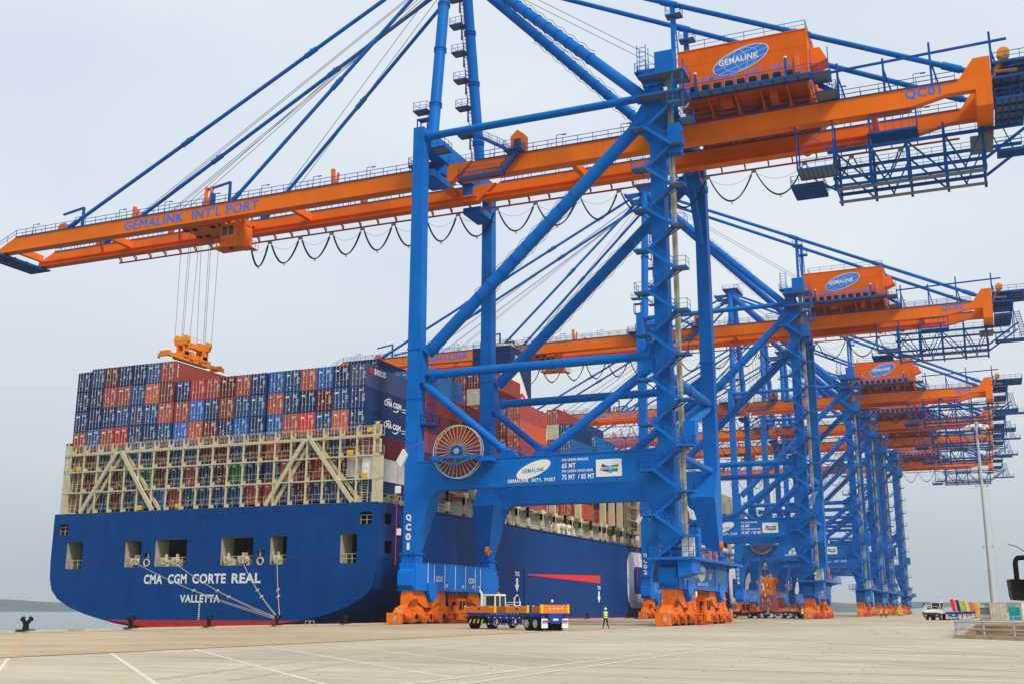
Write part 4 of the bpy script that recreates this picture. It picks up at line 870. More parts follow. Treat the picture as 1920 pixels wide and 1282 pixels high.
m = SM(); m.face([(xs_, 35.9, 7.0), (xs_, 72.3, 6.46), (xs_, 72.3, 7.93), (xs_, 35.9, 7.15)]); m.build('side_red_wedge', mat('wedge_red', (.75, .04, .03), .4))
m = SM(); m.box((xs_-.02, 34.6, -3), (xs_+.06, 35.4, 8)); m.box((xs_, YS+2, ZD-.2), (xs_+.12, 300, ZD-.05)); m.build('rubbing_strip', HULLS)
# lashing bridge across the stern
YB0, YB1 = -11.75, -10.95; lv = [14.4, 17.3, 20.15, 22.65]
xL, xR = -54.6, -4.2; cols_x = [xL+1.0+i*2.42 for i in range(21)]
lb = empty('lashing_bridge', (XC, YS, ZD)); lb.parent = ship; lb.location = (0, 0, ZD-SO.z)
class LM(MB):
    def build(s, name, mats, parent=None, **kw):
        s.v = [(x-XC, y-YS, z-ZD) for x, y, z in s.v]; return MB.build(s, name, mats, parent or lb, **kw)
m = LM()
for x in cols_x:
    m.box((x-.11, YB0, 14.35), (x+.11, YB0+.16, 23.75)); m.box((x+.16, YB0+.55, 22.65), (x+.3, YB0+.7, 23.6))
    m.box((x-.12, YB0+.22, 14.35), (x-.02, YB1, 14.9))
    for z in lv[1:]: m.prism([(x+.1, z-.02), (x+.5, z-.02), (x+.42, z-.3), (x+.18, z-.5), (x+.12, z-.9)], 0, YB0+.25, YB0+.3)
    [m.box((x+.02, YB0+.16, z), (x+.08, YB1, z+.5)) for z in lv]
for xa, xb in ((xL, xL+.9), (xR-1.1, xR)):
    m.box((xa, YB0+.02, 14.35), (xb, YB0+.2, 20.0)); 
    for z in (20, 22.1, 23.9): m.box((xa, YB0+.02, z), (xb, YB0+.2, z+.35))
    for x in (xa, xb-.25): m.box((x, YB0+.02, 20), (x+.25, YB0+.2, 24.2))
    m.box((xa, YB1-.2, 14.35), (xa+.3, YB1, 24.2)); m.box((xb-.12, YB0+.2, 14.35), (xb, YB1, 20))
m.build('bridge_column', CREAM)
m = LM()
for z in lv: m.box((xL, YB0+.03, z-.08), (xR, YB1-.02, z)); m.box((xL, YB0-.03, z-.15), (xR, YB0+.05, z+.02))
m.box((xL, YB0-.02, 22.35), (xR, YB0+.12, 22.7)); m.build('bridge_walkway', CREAM)
m = LM()
for z in lv:
    for y in (YB0+.02,):
        m.rail([(xL, y, z), (xR, y, z)], h=1.15, sp=1.21, t=.032)
    if z > 20: m.rail([(xL, YB1, z), (xR, YB1, z)], h=1.15, sp=1.21, t=.045)
m.build('bridge_railing', CREAM)
for ax, fl, fr in ((-45.0, -51.0, -38.65), (-14.8, -20.7, -8.0)):
    for f in (fl, fr):
        m = LM(); m.beam((ax+(-.4 if f == fl else .4), YB0-.02, 22.5), (f, YB0-.02, 14.45), .28, .5); m.beam((ax+(.2 if f == fl else .9), YB1-.3, 22.3), (f+.9, YB1-.3, 14.45), .22, .45); m.build('diagonal_brace', CREAM)
m = LM()
for xa in (-7.0, -53.2):
    for z0, z1 in zip(lv, lv[1:]):
        for dx in (0, .9): m.beam((xa+dx, YB0+.35, z0), (xa+dx, YB0+.5, z1), .08)
        for i in range(9): m.beam((xa, YB0+.4, z0+i*.31), (xa+.9, YB0+.4, z0+i*.31), .05)
m.build('bridge_ladder', CREAM)
for x, z in ((-6.3, 23.0), (-9.0, 20.3), (-6.9, 17.4), (-52.6, 20.3), (-41.4, 14.6), (-35.0, 14.6)): m = LM(); m.box((x, YB0+.1, z), (x+.8, YB0+.35, z+.6)); m.build('yellow_lashing_box', YEL)
m = LM(); m.box((-6.9, YB0+.3, 17.3), (-5.6, YB0+.4, 19.9)); m.box((-6.6, YB0+.26, 18.6), (-6.2, YB0+.3, 19.0)); m.build('cabin_door', WHITE)

# deck side structure along the quay side: coaming wall, pillars, railings
m = SM(); m.box((-8.9, 2, ZD), (-8.6, 300, 17.9)); m.box((-8.9, 2, 17.9), (-6.9, 300, 18.1)) ; m.build('hatch_coaming', mat('deckhouse_grey', (.45, .45, .38), .6, .15, dirt=(.25, .18, .1), dirt_amt=.4, scale=.8))
py = [4.0, 9.5, 15, 18.6, 25, 31.2, 34.6, 39.3, 45.5, 51.6, 57, 60.0, 65, 71, 76.6, 79.6, 85.1, 90.5, 94, 97.5, 101.2, 104.6]+[110+i*6.2 for i in range(30)]
for i, y in enumerate(py):
    big = i % 3 != 1; m = SM(); wd = .5 if big else .35
    m.box((-5.6, y-wd, ZD), (-5.2, y-wd+.3, 18)); m.box((-5.6, y+wd-.3, ZD), (-5.2, y+wd, 18)); m.box((-5.6, y-wd, 16.2), (-5.2, y+wd, 18)) ; m.box((-5.6, y-wd, ZD), (-5.2, y+wd, 14.9)); m.box((-8.7, y-.08, 17.5), (-5.6, y+.08, 17.95))
    if big: m.prism([(y-wd-.35, 18), (y+wd+.35, 18), (y+wd+.2, 17.3), (y-wd-.2, 17.3)], 0, -5.65, -5.15, 'x')
    m.build('side_pillar', CREAM)
    if i in (3, 6, 9, 12, 15, 16, 17, 21) or i > 21 and i % 3 == 0: m = SM(); m.box((-6.4, y-.3, 18), (-5.3, y+.3, 23.5 if i < 17 else 33)); m.build('bay_post', CREAM)
for a, b in ((YS+1.2, 35), (35, 92), (92, 180), (180, 300)): m = SM(); m.rail([(-4.4, a, ZD), (-4.4, b, ZD)], h=1.1, sp=1.5, t=.05); m.build('deck_railing', CREAM)
for y0 in (92.8,):
    m = SM()
    for x in (-7.6, -5.5):
        for y in (y0, y0+1.4, y0+9.6, y0+10.9): m.box((x-.15, y-.15, ZD), (x+.15, y+.15, 30))
    for z in (17.3, 20.1, 22.9, 25.7, 28.5): m.box((-7.7, y0, z-.12), (-5.3, y0+11, z)); m.rail([(-5.4, y0, z), (-5.4, y0+11, z)], sp=1.4, t=.05)
    m.build('side_lashing_frame', CREAM)
m = SM()
for y, h in ((-7.5, 1.2), (-5.5, 1.6), (-2.4, .9)): m.tube((-5.4, y, ZD), (-5.4, y, ZD+h), .22, 10); m.box((-6.3, y-.5, ZD), (-5.5, y+.6, ZD+.9)); m.ring((-5.3, y+.8, ZD+.9), 'x', .5, .12, .1, 12)
m.build('deck_machinery', CREAM)
m = SM(); m.prism([(53, 14.6), (61.5, 14.6), (61.5, 15.6), (59.5, 16.4), (54.5, 16.4), (53, 15.6)], 0, -7, -5.3, 'x')
for i in range(7): m.box((-5.3, 54+i*1.0, 15.3), (-5.27, 54.6+i*1.0, 15.8), 1)
m.box((-5.35, 53.5, 16.38), (-5.3, 60.8, 16.5), 2); m.build('lifeboat', [WHITE, GLASS, ORG])
# funnel and engine casing
FN = mat('funnel_navy', (.012, .03, .12), .4, .1)
m = SM(); x0, x1, y0, y1 = -22.2, -14.6, 53.5, 63.6
m.box((x0, y0, 30), (x1, y1, 45.0), 1); m.box((x0-.05, y0-.05, 45), (x1+.05, y1+.05, 49.1)); m.tube((-18.4, 58.5, 49.1), (-18.4, 58.5, 50.3), 2.4, 20, m=3)
for i in range(5): m.box((x1+.05, y0+2+i*.0, 46.3+i*.3), (x1+.08, y0+3.4, 46.5+i*.3), 3); m.box((x0+2+i*.0, y0-.08, 46.3+i*.3), (x0+3.2, y0-.05, 46.5+i*.3), 3)
m.face([(x1+.04, y1, 45), (x1+.04, y1, 38.6), (x1+.04, y1-1.4, 40.5), (x1+.04, y1-3.6, 43), (x1+.04, y1-5.8, 45)], 0)
m.face([(x1+.04, y0+4.0, 40.4), (x1+.04, y0+5.6, 41.2), (x1+.04, y0+7.2, 40.6), (x1+.04, y0+7.2, 39.9), (x1+.04, y0+5.6, 40.4), (x1+.04, y0+4.6, 39.4)], 2)
m.rail([(x0, y0, 49.1), (x1, y0, 49.1), (x1, y1, 49.1)], sp=1.6, t=.06); m.build('funnel', [FN, WHITE, RED, CREAM])
m = SM()
for i in range(9): x = -26+i*1.3; m.beam((x, 53, 36.4), (x, 53, 37.8+(i % 3)*.5), .08)
m.box((-28, 53, 14.4), (-15, 64, 36.4)); m.build('engine_casing', WHITE)

# ------------------------------------------------------------------ containers
CC = {'navy': (.01, .045, .165), 'slate blue': (.06, .085, .2), 'dark blue': (.01, .075, .23), 'bright blue': (.008, .12, .45), 'light blue': (.045, .19, .5), 'brick red': (.38, .068, .055), 'maroon': (.16, .02, .025),
      'bright red': (.56, .035, .035), 'orange red': (.52, .1, .05), 'salmon red': (.6, .13, .075), 'cream': (.6, .55, .4), 'white': (.75, .74, .68), 'green': (.01, .2, .09), 'dark green': (.02, .1, .07), 'teal': (.01, .18, .48)}
CV = {k: [mat(f'container_{k.replace(chr(32), chr(95))}_{v}', tuple(min(1, q*f+a) for q in c), .5, .12, scale=.9, dirt=(c[0]*.5+.06, c[1]*.5+.04, c[2]*.5+.03), dirt_amt=.7) for v, (f, a) in (('plain', (1, 0)), ('faded', (1.12, .018)), ('dark', (.78, 0)), ('dull', (.9, .008)))] for k, c in CC.items()}
GALV = mat('lock_rod_galvanised', (.62, .6, .52), .45, .15, scale=3)
CW, CL, CHT = 2.40, 12.19, 2.84
def proto_container():
    root = empty('shipping_container', (0, 0, -500))
    m = MB(); w2 = CW/2; m.box((-w2+.06, .06, .12), (w2-.06, CL-.02, CHT-.03))
    n = 44
    for i in range(n):
        ya = .14+(CL-.28)*i/n; yb = ya+(CL-.28)/n*.55
        for s in (-1, 1): m.box((s*(w2-.06), ya, .16), (s*(w2-.02), yb, CHT-.12))
    for s in (-1, 1):
        m.box((s*w2, .0, 0), (s*(w2-.14), .14, CHT)); m.box((s*w2, CL-.14, 0), (s*(w2-.14), CL, CHT)); m.box((s*w2, .14, 0), (s*(w2-.08), CL-.14, .15)); m.box((s*w2, .14, CHT-.12), (s*(w2-.08), CL-.14, CHT))
    m.box((-w2+.14, .01, 0), (w2-.14, .1, .14)); m.box((-w2+.14, .01, CHT-.12), (w2-.14, .1, CHT))
    m.build('body', CV['navy'][0], root)
    for s in (-1, 1):
        m = MB(); a, b = (-w2+.15, -.01) if s < 0 else (.01, w2-.15)
        m.box((a, .03, .16), (b, .06, CHT-.14))
        for k in range(4): z = .3+k*.62; m.box((a+.06, .015, z), (b-.06, .031, z+.42))
        for t in (.24, .74):
            x = a+(b-a)*t; m.tube((x, -.02, .12), (x, -.02, CHT-.08), .024, 6, m=1)
            for z in (.25, 1.1, 1.9, 2.65): m.box((x-.05, -.03, z), (x+.05, .02, z+.05), 1)
            m.box((x-.02, -.045, .98), (x+.26, -.02, 1.02), 1)
        m.build('door', [CV['navy'][0], GALV], root)
    return root
def marking_mesh(v):
    rg = random.Random(v); m = MB()
    w2 = CW/2
    for k in range(rg.choice((2, 3))):
        z = 2.35-k*.16; x = .15
        for j in range(rg.choice((4, 6, 7))): 
            ww = rg.choice((.06, .08)); m.box((x, .008, z), (x+ww, .012, z+.1)); x += ww+.03
    for k in range(rg.choice((4, 6))):
        z = 1.75-k*.13; x = .62
        for j in range(3): ww = rg.uniform(.05, .14); m.box((x, .008, z), (x+ww, .012, z+.06)); x += ww+.04
    for k in range(rg.choice((1, 2, 3))): x = rg.uniform(-1.0, -.3); z = rg.uniform(.4, 2.3); m.box((x, .007, z), (x+rg.uniform(.1, .28), .011, z+rg.uniform(.1, .22)), rg.choice((0, 0, 1)))
    if v % 2: x = rg.uniform(.1, .75); z = rg.uniform(.3, .9); m.box((x, .006, z), (x+.26, .0105, z+.26), 1)
    if v % 3 == 0: m.box((-.95, .006, 2.1), (-.45, .0105, 2.3))
    o = m.build('door_marking', [WHITE, YEL]); me = o.data; bpy.data.objects.remove(o); return me
MARKS = [marking_mesh(i) for i in range(8)]
PROTO = proto_container(); NEWC = [True]
def setmat(o, mt):
    o.material_slots[0].link = 'OBJECT'; o.material_slots[0].material = mt
def container(xr, y, z, colour, label, group, parts=True, rz=0, lift=0):
    r = PROTO.copy(); col.objects.link(r); mt_ = random.choice(CV[colour]); r.location = (xr-CW/2, y, z); r.rotation_euler = (0, 0, rz)
    for ch in PROTO.children:
        if ch.name.startswith('door') and not parts: continue
        c = ch.copy(); col.objects.link(c); c.parent = r; setmat(c, mt_)
    if parts: link('door_marking', random.choice(MARKS), r)
    tag(r, label, 'container', group); return r
ORD = ['', 'first', 'second', 'third', 'fourth', 'fifth', 'sixth', 'seventh', 'eighth', 'ninth', 'tenth', 'eleventh', 'twelfth', 'thirteenth', 'fourteenth', 'fifteenth', 'sixteenth', 'seventeenth', 'eighteenth', 'nineteenth']
ab = dict(n='navy', d='dark blue', B='bright blue', b='dark blue', r='brick red', m='maroon', R='bright red', o='orange red', s='slate blue', g='green', G='dark green', w='white', c='cream')
stern = ['nnbr', 'nnnd', 'mrnr', 'nrbR', 'nbnn', 'dodn', 'rmrd', ' nrB', ' RBo', ' rnm', ' mrn', ' rdB', ' ndn', ' BrB', ' ddr', ' rnR', ' Bmd', ' ndo', ' snn']
low = ['mmr', 'mmn', 'nmn', 'bmm', 'Bnn', 'dgd', 'mmB', 'bnr', 'nrd', 'mnn', 'mmd', 'ngd', 'mnr', 'ono', 'mon', 'nmm', 'mRn', 'nmn', 'mwn']
xr = -7.1; gx = []
for c_ in range(19, 0, -1):
    gx.append((c_, xr)); xr -= 2.46
    if c_ in (14, 8): xr -= .34
for c_, x in gx:
    cs = stern[c_-1]+low[c_-1]
    for k, ch in enumerate(cs):
        if ch == ' ': continue
        zt = 31.95+2.87-k*2.87
        if c_ == 1: zt -= .35*(1 if k < 4 else 0)
        o = container(x, -10.8, zt-CHT, ab[ch], f'{ab[ch]} container, {ORD[c_]} column from the left, {ORD[k+1-(1 if c_ > 7 else 0)]} from the top, at the stern', 'containers stacked at the stern of the ship')
        if c_ == 19 or (c_ == 7 and k == 0):
            m = MB(); xf = CW/2+.02; Ux = (0, 1, 0); Vz = (0, 0, 1)
            if k == 1:
                text_mb(m, 'seaco', (xf, 1.9, 1.75), Ux, Vz, 2.9, .8, .035, 0)
                for q in range(3): m.box((xf, .75+q*.34, 1.8), (xf+.02, .98+q*.34, 2.45), 1)
            if k in (2, 3):
                text_mb(m, 'CMA CGM', (xf, 4.6, 1.15), Ux, Vz, 4.6, .75, .05, 0)
                for dy, dz, a0, a1, rr in ((5.9, .9, 60, 150, 1.35), (7.6, 1.9, -120, -30, 1.35)):
                    for q in range(8):
                        a, b = R(a0+(a1-a0)*q/8), R(a0+(a1-a0)*(q+1)/8); t_ = .07+.1*math.sin(math.pi*q/8); P_ = lambda t, r: (xf+.02, dy+r*math.cos(t), dz+r*math.sin(t)*.95); m.face([P_(a, rr), P_(b, rr), P_(b, rr-t_), P_(a, rr-t_)], 0)
                text_mb(m, 'NEW CONTAINER' , (xf, 9.4, .95), Ux, Vz, 2.2, .22, .0, 0) if 0 else None
                for q in range(2): m.box((xf, 9.5, .95+q*.35), (xf+.015, 11.4, 1.05+q*.35), 0)
            if c_ == 7:
                for q in range(6): m.box((xf, .45, 2.3-q*.32), (xf+.015, .62, 2.52-q*.32), 0)
            if m.v: m.build('side_lettering', [WHITE, RED], o)
        if c_ == 19 and k == 5:
            o['label'] = 'long white container at the quay-side edge, near the bottom of the stern stack'
def stack(y, cx, tops, zb, group, bay, cut=99):
    for j, seq in enumerate(tops):
        x = -7.1-2.5*(cx+j); n = len(seq)
        for k, ch in enumerate(seq):
            if k >= cut or ch == ' ': continue
            nm = {'l': 'light blue', 't': 'teal', 'S': 'salmon red'}.get(ch) or ab[ch]
            container(x, y, zb+(n-1-k)*2.9, nm, f'{nm} container in the {bay} bay, {ORD[cx+j+1]} row inboard, {ORD[k+1]} from the top', group)
stack(5.2, 0, ['lrmrmr', 'lmnnrm'], 17.0, 'containers in the second bay of the ship', 'second')
stack(5.2, 3, ['nnnrmdn', 'nndrmnr'], 16.2, 'containers in the second bay of the ship', 'second', 4)
stack(19.0, 0, ['mmrm', 'dmnr', 'nmdr', 'mdmr'], 20.0, 'containers in the third bay of the ship', 'third')
stack(40.0, 0, ['rSrmor', 'smmmrn', 'rmmrnrmd', 'mcrmdnrm', 'mmrrdmmm', 'nRmrmnrn', 'rnnmrmrn', 'mrrnmnrm', 'nmrrmmrm'], 18.3, 'containers beside the funnel', 'funnel', 6)
stack(65.2, 0, ['nlrrmo', 'rcmrnnr'], 18.5, 'containers in the bay forward of the funnel', 'forward')
stack(80.2, 0, ['tnnnno', 'nnnrnmo'], 18.2, 'containers in the bay with teal and navy sides', 'teal sided')
stack(106.0, 0, ['nmrGrm', 'rnmmrn'], 18.2, 'containers in the seventh bay of the ship', 'seventh')
stack(121.0, 0, ['rdrnm', 'mrnnr'], 18.2, 'containers in the eighth bay of the ship', 'eighth')
stack(197.0, 0, ['ccmrn', 'ccrmn', 'ccmrn'], 20.4, 'containers in the cream bay of the ship', 'cream')
stack(214.0, 0, ['rmrn', 'mrnn'], 20.4, 'containers in the far bay of the ship', 'far')
# ------------------------------------------------------------------ cranes in a row
crane = make_crane()
CY = [0, 100.4, 190.8, 240.1, 279.4, 350.2]
LBL = ['nearest blue and orange quay crane, numbered QC01, over the ship\'s stern', 'second blue and orange quay crane from the camera, numbered QC02', 'third quay crane from the camera, numbered QC03, behind QC02',
       'fourth quay crane in the row, numbered QC04, mostly hidden by nearer cranes', 'fifth quay crane in the row, numbered QC05, behind four others', 'farthest quay crane in the row, numbered QC06, low in the distance']
TX = [-42.3, -29, -12, 8, -20, -5]
SK = ('crane_number', 'girder_number', 'trolley')
roots = [crane]
for i in range(1, 6): roots.append(copy_tree(crane, None))
for i, r in enumerate(roots):
    r.location = (0, CY[i], 0); tag(r, LBL[i], 'crane', 'quay cranes in a row along the ship'); id_marks(r, f'QC0{i+1}'); make_trolley(r, TX[i])
make_spreader(-43.4, 0, 37.2, 57.6, 'orange spreader hanging on ropes just above the stern containers')
make_spreader(19.9, CY[1]+13, 4.9, 57.6, 'orange spreader lowered onto the brick red container on a trailer')

# ------------------------------------------------------------------ bollards and mooring lines
def bollard(y, label, k=1.0):
    r = empty('bollard', (-2.6, y, .12), label=label, category='bollard', group='bollards along the quay edge'); m = MB()
    m.box((-.55, -.62, 0), (.55, .62, .08)); m.tube((0, 0, .08), (0, 0, .55), .3, 14, r2=.22); m.build('base', BLACK, r)
    for s in (-1, 1): m = MB(); m.tube((0, 0, .4), (.05, s*.48, .84), .18, 12, r2=.15); m.tube((.05, s*.46, .82), (.05, s*.52, .9), .24, 12, r2=.2); m.tube((0, s*.1, .5), (-.3, s*.1, .62), .08, 8); m.build('horn', BLACK, r)
    r.scale = (k, k, 1.0)
BY = [(-66.3, 'black double bollard at the far left of the quay edge'), (-55.2, 'black double bollard below the left bulge of the ship\'s stern'), (-45.0, 'black double bollard below the VALLETTA lettering'),
      (-34.3, 'black double bollard with the mooring ropes looped round it'), (-21.3, 'small looking black bollard next to the dark hull side'), (48, 'bollard past the first crane, in front of the hull'), (60, 'bollard on the quay edge left of the standing worker'), (84, 'bollard on the quay edge right of the standing worker')]
for (y, lb_), k_ in zip(BY, (.82, .72, .68, .68, .62, .7, .7, .7)): bollard(y, lb_, k_)
bt = Vector((-2.6, -34.3, .75))
for i, (x, z, lb_) in enumerate(((-40.9, 7.75, 'longest pale mooring rope, from the left fairlead to the roped bollard'), (-34.5, 7.7, 'pale mooring rope from the wide left port to the roped bollard'), (-23.7, 7.75, 'mooring rope crossing the letters of REAL down to the bollard'), (-18.4, 7.8, 'rightmost mooring rope, hanging almost straight down to the bollard'))):
    a = Vector((x, YS-.15, z)); m = MB(); pts = catenary(a, bt+Vector((0, .3*i-.5, 0)), .5, 18); m.path(pts, .04, 7)
    if i > 0 or 1: pts2 = [p+Vector((.0, .0, .16*math.sin(math.pi*k/18))) for k, p in enumerate(pts[8:])]; m.path(pts2, .035, 6)
    for t in (9, 11): c = pts[t]; m.tube(c-Vector((.15, 0, .1)), c+Vector((.15, 0, .1)), .12, 8)
    o = m.build('mooring_rope', ROPE); tag(o, lb_, 'rope', 'mooring ropes of the ship\'s stern')
for i, (x0, x1) in enumerate(((-51, -42), (-33, -26.5), (-17.2, -9))):
    m = MB(); m.path(catenary((x0, YS-.12, 8.0), (x1, YS-.12, 8.1), .5, 12), .012, 4); o = m.build('thin_line', mat('faded_line', (.2, .06, .1), .7)); tag(o, ['thin red line drooping by the leftmost stern port', 'thin line drooping between the two wide stern ports', 'thin line drooping towards the rightmost stern port'][i], 'rope', 'thin lines across the stern')
m = MB()
for y in (-28.5, -27.6): m.beam((-2.6, y, .1), (-2.6, y, .5), .05); m.beam((-2.6, y, .5), (-2.6, y-.7, .5), .05); m.beam((-2.6, y-.7, .1), (-2.6, y-.7, .5), .05)
tag(m.build('quay_ladder_handrail', mat('dull_yellow_steel', (.45, .42, .25), .5)), 'small yellowish handrail of a quay ladder right of the ropes', 'handrail', 'quay ladder handrails')
m = MB()
for y in (-61, -60.0): m.beam((-2.8, y, .1), (-2.8, y, .5), .05); m.beam((-2.8, y, .5), (-2.8, y-.7, .5), .05); m.beam((-2.8, y-.7, .1), (-2.8, y-.7, .5), .05)
tag(m.build('quay_ladder_handrail', MAT['dull_yellow_steel']), 'small yellowish handrail of a quay ladder near the left bollard', 'handrail', 'quay ladder handrails')

# ------------------------------------------------------------------ people
def person(loc, rz, label, vest, legs, helmet, pose='stand', group='workers on the quay'):
    r = empty('person', loc, rz, label=label, category='person', group=group)
    J = {'pelvis': (0, 0, .95, .15), 'waist': (0, 0, 1.1, .14), 'chest': (0, 0, 1.32, .17), 'neck': (0, 0, 1.48, .065), 'head0': (0, .0, 1.57, .085), 'head1': (0, 0, 1.68, .09)}
    E_ = [('pelvis', 'waist'), ('waist', 'chest'), ('chest', 'neck'), ('neck', 'head0'), ('head0', 'head1')]
    for s, n_ in ((-1, 'l'), (1, 'r')):
        sp = .14 if pose == 'stand' else .05
        J.update({n_+'hip': (s*.1, 0, .88, .105), n_+'knee': (s*(.11+sp*.3), .03, .5, .07), n_+'ank': (s*(.11+sp), .0, .1, .05), n_+'toe': (s*(.13+sp), .16, .04, .045),
                  n_+'sho': (s*.2, 0, 1.42, .07), n_+'elb': (s*.27, -.04, 1.15, .05)})
        hand = (s*.2, .16, 1.0) if pose == 'stand' else (s*.29, .12, .92)
        J[n_+'wri'] = (*hand, .038); J[n_+'han'] = (hand[0]-s*.02, hand[1]+.07, hand[2]-.05, .035)
        E_ += [('pelvis', n_+'hip'), (n_+'hip', n_+'knee'), (n_+'knee', n_+'ank'), (n_+'ank', n_+'toe'), ('chest', n_+'sho'), (n_+'sho', n_+'elb'), (n_+'elb', n_+'wri'), (n_+'wri', n_+'han')]
    names = list(J); me = bpy.data.meshes.new('body'); me.from_pydata([J[k][:3] for k in names], [(names.index(a), names.index(b)) for a, b in E_], [])
    o = bpy.data.objects.new('body', me); col.objects.link(o); md = o.modifiers.new('s', 'SKIN'); o.modifiers.new('u', 'SUBSURF').levels = 2
    for i, k in enumerate(names): me.skin_vertices[0].data[i].radius = (J[k][3], J[k][3]*.85)
    me.skin_vertices[0].data[0].use_root = True; bpy.context.view_layer.update()
    nm = bpy.data.meshes.new_from_object(o.evaluated_get(bpy.context.evaluated_depsgraph_get())); bpy.data.objects.remove(o)
    sleeve = mat('sleeve_blue', (.02, .13, .4), .8); mats = [legs, vest, SKIN, sleeve, BLACK]
    for mm in mats: nm.materials.append(mm)
    for p in nm.polygons:
        c = p.center; p.use_smooth = True
        if c.z > 1.5: p.material_index = 2
        elif abs(c.x) > .17 and c.z > 1.05 and c.z < 1.42 and pose: p.material_index = 3
        elif c.y > .12 and .85 < c.z < 1.1: p.material_index = 2
        elif c.z > .93: p.material_index = 1
        elif c.z < .13: p.material_index = 4
        else: p.material_index = 0
    link('body', nm, r)
    m = MB(); m.tube((0, -.0, 1.69), (0, 0, 1.76), .135, 14, r2=.12); m.tube((0, 0, 1.76), (0, 0, 1.83), .12, 14, r2=.05); m.tube((0, .03, 1.685), (0, .03, 1.7), .17, 14); m.build('helmet', helmet, r)
    m = MB(); m.box((-.185, -.165, 1.14), (.185, .165, 1.19)); m.build('reflective_band', WHITE, r)
    m = MB(); m.face([(-.05, .1, 1.62), (.05, .1, 1.62), (.03, .115, 1.56), (-.03, .115, 1.56)]); m.box((-.045, .085, 1.635), (-.02, .095, 1.65)); m.box((.02, .085, 1.635), (.045, .095, 1.65)); m.build('face', SKIN, r)
    return r
HV = mat('hi_vis_green', (.55, .85, .06), .6, .05); NV = mat('navy_trousers', (.01, .014, .03), .8); OV = mat('orange_overall', (.75, .2, .03), .7); YV = mat('yellow_overall', (.8, .5, .03), .7)
person((31.2, -32.9, 0), R(25), 'lone worker in green vest and white helmet standing on the open quay, facing the ship', HV, NV, WHITE)
person((22.1, 97.4, 0), R(40), 'worker in green vest between the trailers at the second crane', HV, NV, WHITE, 'walk')
person((30.7, 84.5, 0), R(200), 'worker in green vest beside the bogies of the second crane', HV, NV, WHITE, 'walk')
person((41.5, 120, 0), R(10), 'left worker of the pair right of the second crane', HV, NV, WHITE, 'walk'); person((42.4, 121, 0), R(60), 'right worker of the pair right of the second crane', HV, NV, WHITE)
for i, (y, v, lb_) in enumerate(((48.0, OV, 'crewman in orange overall, leftmost on the ship\'s side deck'), (49.6, RED, 'crewman in red overall beside the first cream pillar'), (54.0, HV, 'crewman in green vest by the orange railing on deck'), (56.0, HV, 'crewman in green vest and white helmet left of the yellow one'), (59.2, YV, 'crewman in yellow overall on the side deck'))):
    person((-5.0, y, ZD), R(-90+i*20), lb_, v, v if v in (OV, YV, RED) else NV, WHITE, 'walk', 'crew on the ship\'s side deck')

# ------------------------------------------------------------------ vehicles
TB = mat('trailer_blue', (.01, .06, .32), .45, .12, dirt=(.05, .05, .07), dirt_amt=.4, scale=3); RIM = mat('wheel_rim', (.62, .6, .55), .4, .1, scale=4); OT = mat('trailer_orange', (.8, .2, .015), .45, .1, scale=2)
def wheel(par, x, y, r=.55, wd=.3, dual=False):
    m = MB(); s = 1 if x > 0 else -1; w_ = wd*(2.1 if dual else 1)
    m.tube((x-s*w_, y, r), (x-s*.04, y, r), r, 26); m.tube((x-s*.04, y, r), (x, y, r), r, 26, r2=r*.9)
    t = m.build('wheel', BLACK, par)
    m = MB(); m.tube((x-s*.02, y, r), (x+s*.012, y, r), r*.5, 20, m=1); m.ring((x+s*.02, y, r), 'x', r*.54, .06, .06, 20); m.tube((x-s*.0, y, r), (x+s*.06, y, r), r*.2, 10)
    for i in range(8): a = i*math.pi/4; m.tube((x, y+math.cos(a)*r*.38, r+math.sin(a)*r*.38), (x+s*.03, y+math.cos(a)*r*.38, r+math.sin(a)*r*.38), .03, 6)
    m.build('rim', [RIM, mat('rim_disc_grey', (.2, .2, .19), .5)], t); return t  # darker grey disc inside the pale rim ring
CABW = mat('cab_white_paint', (.78, .77, .72), .4, .06, scale=2.5, dirt=(.4, .36, .28), dirt_amt=.6)
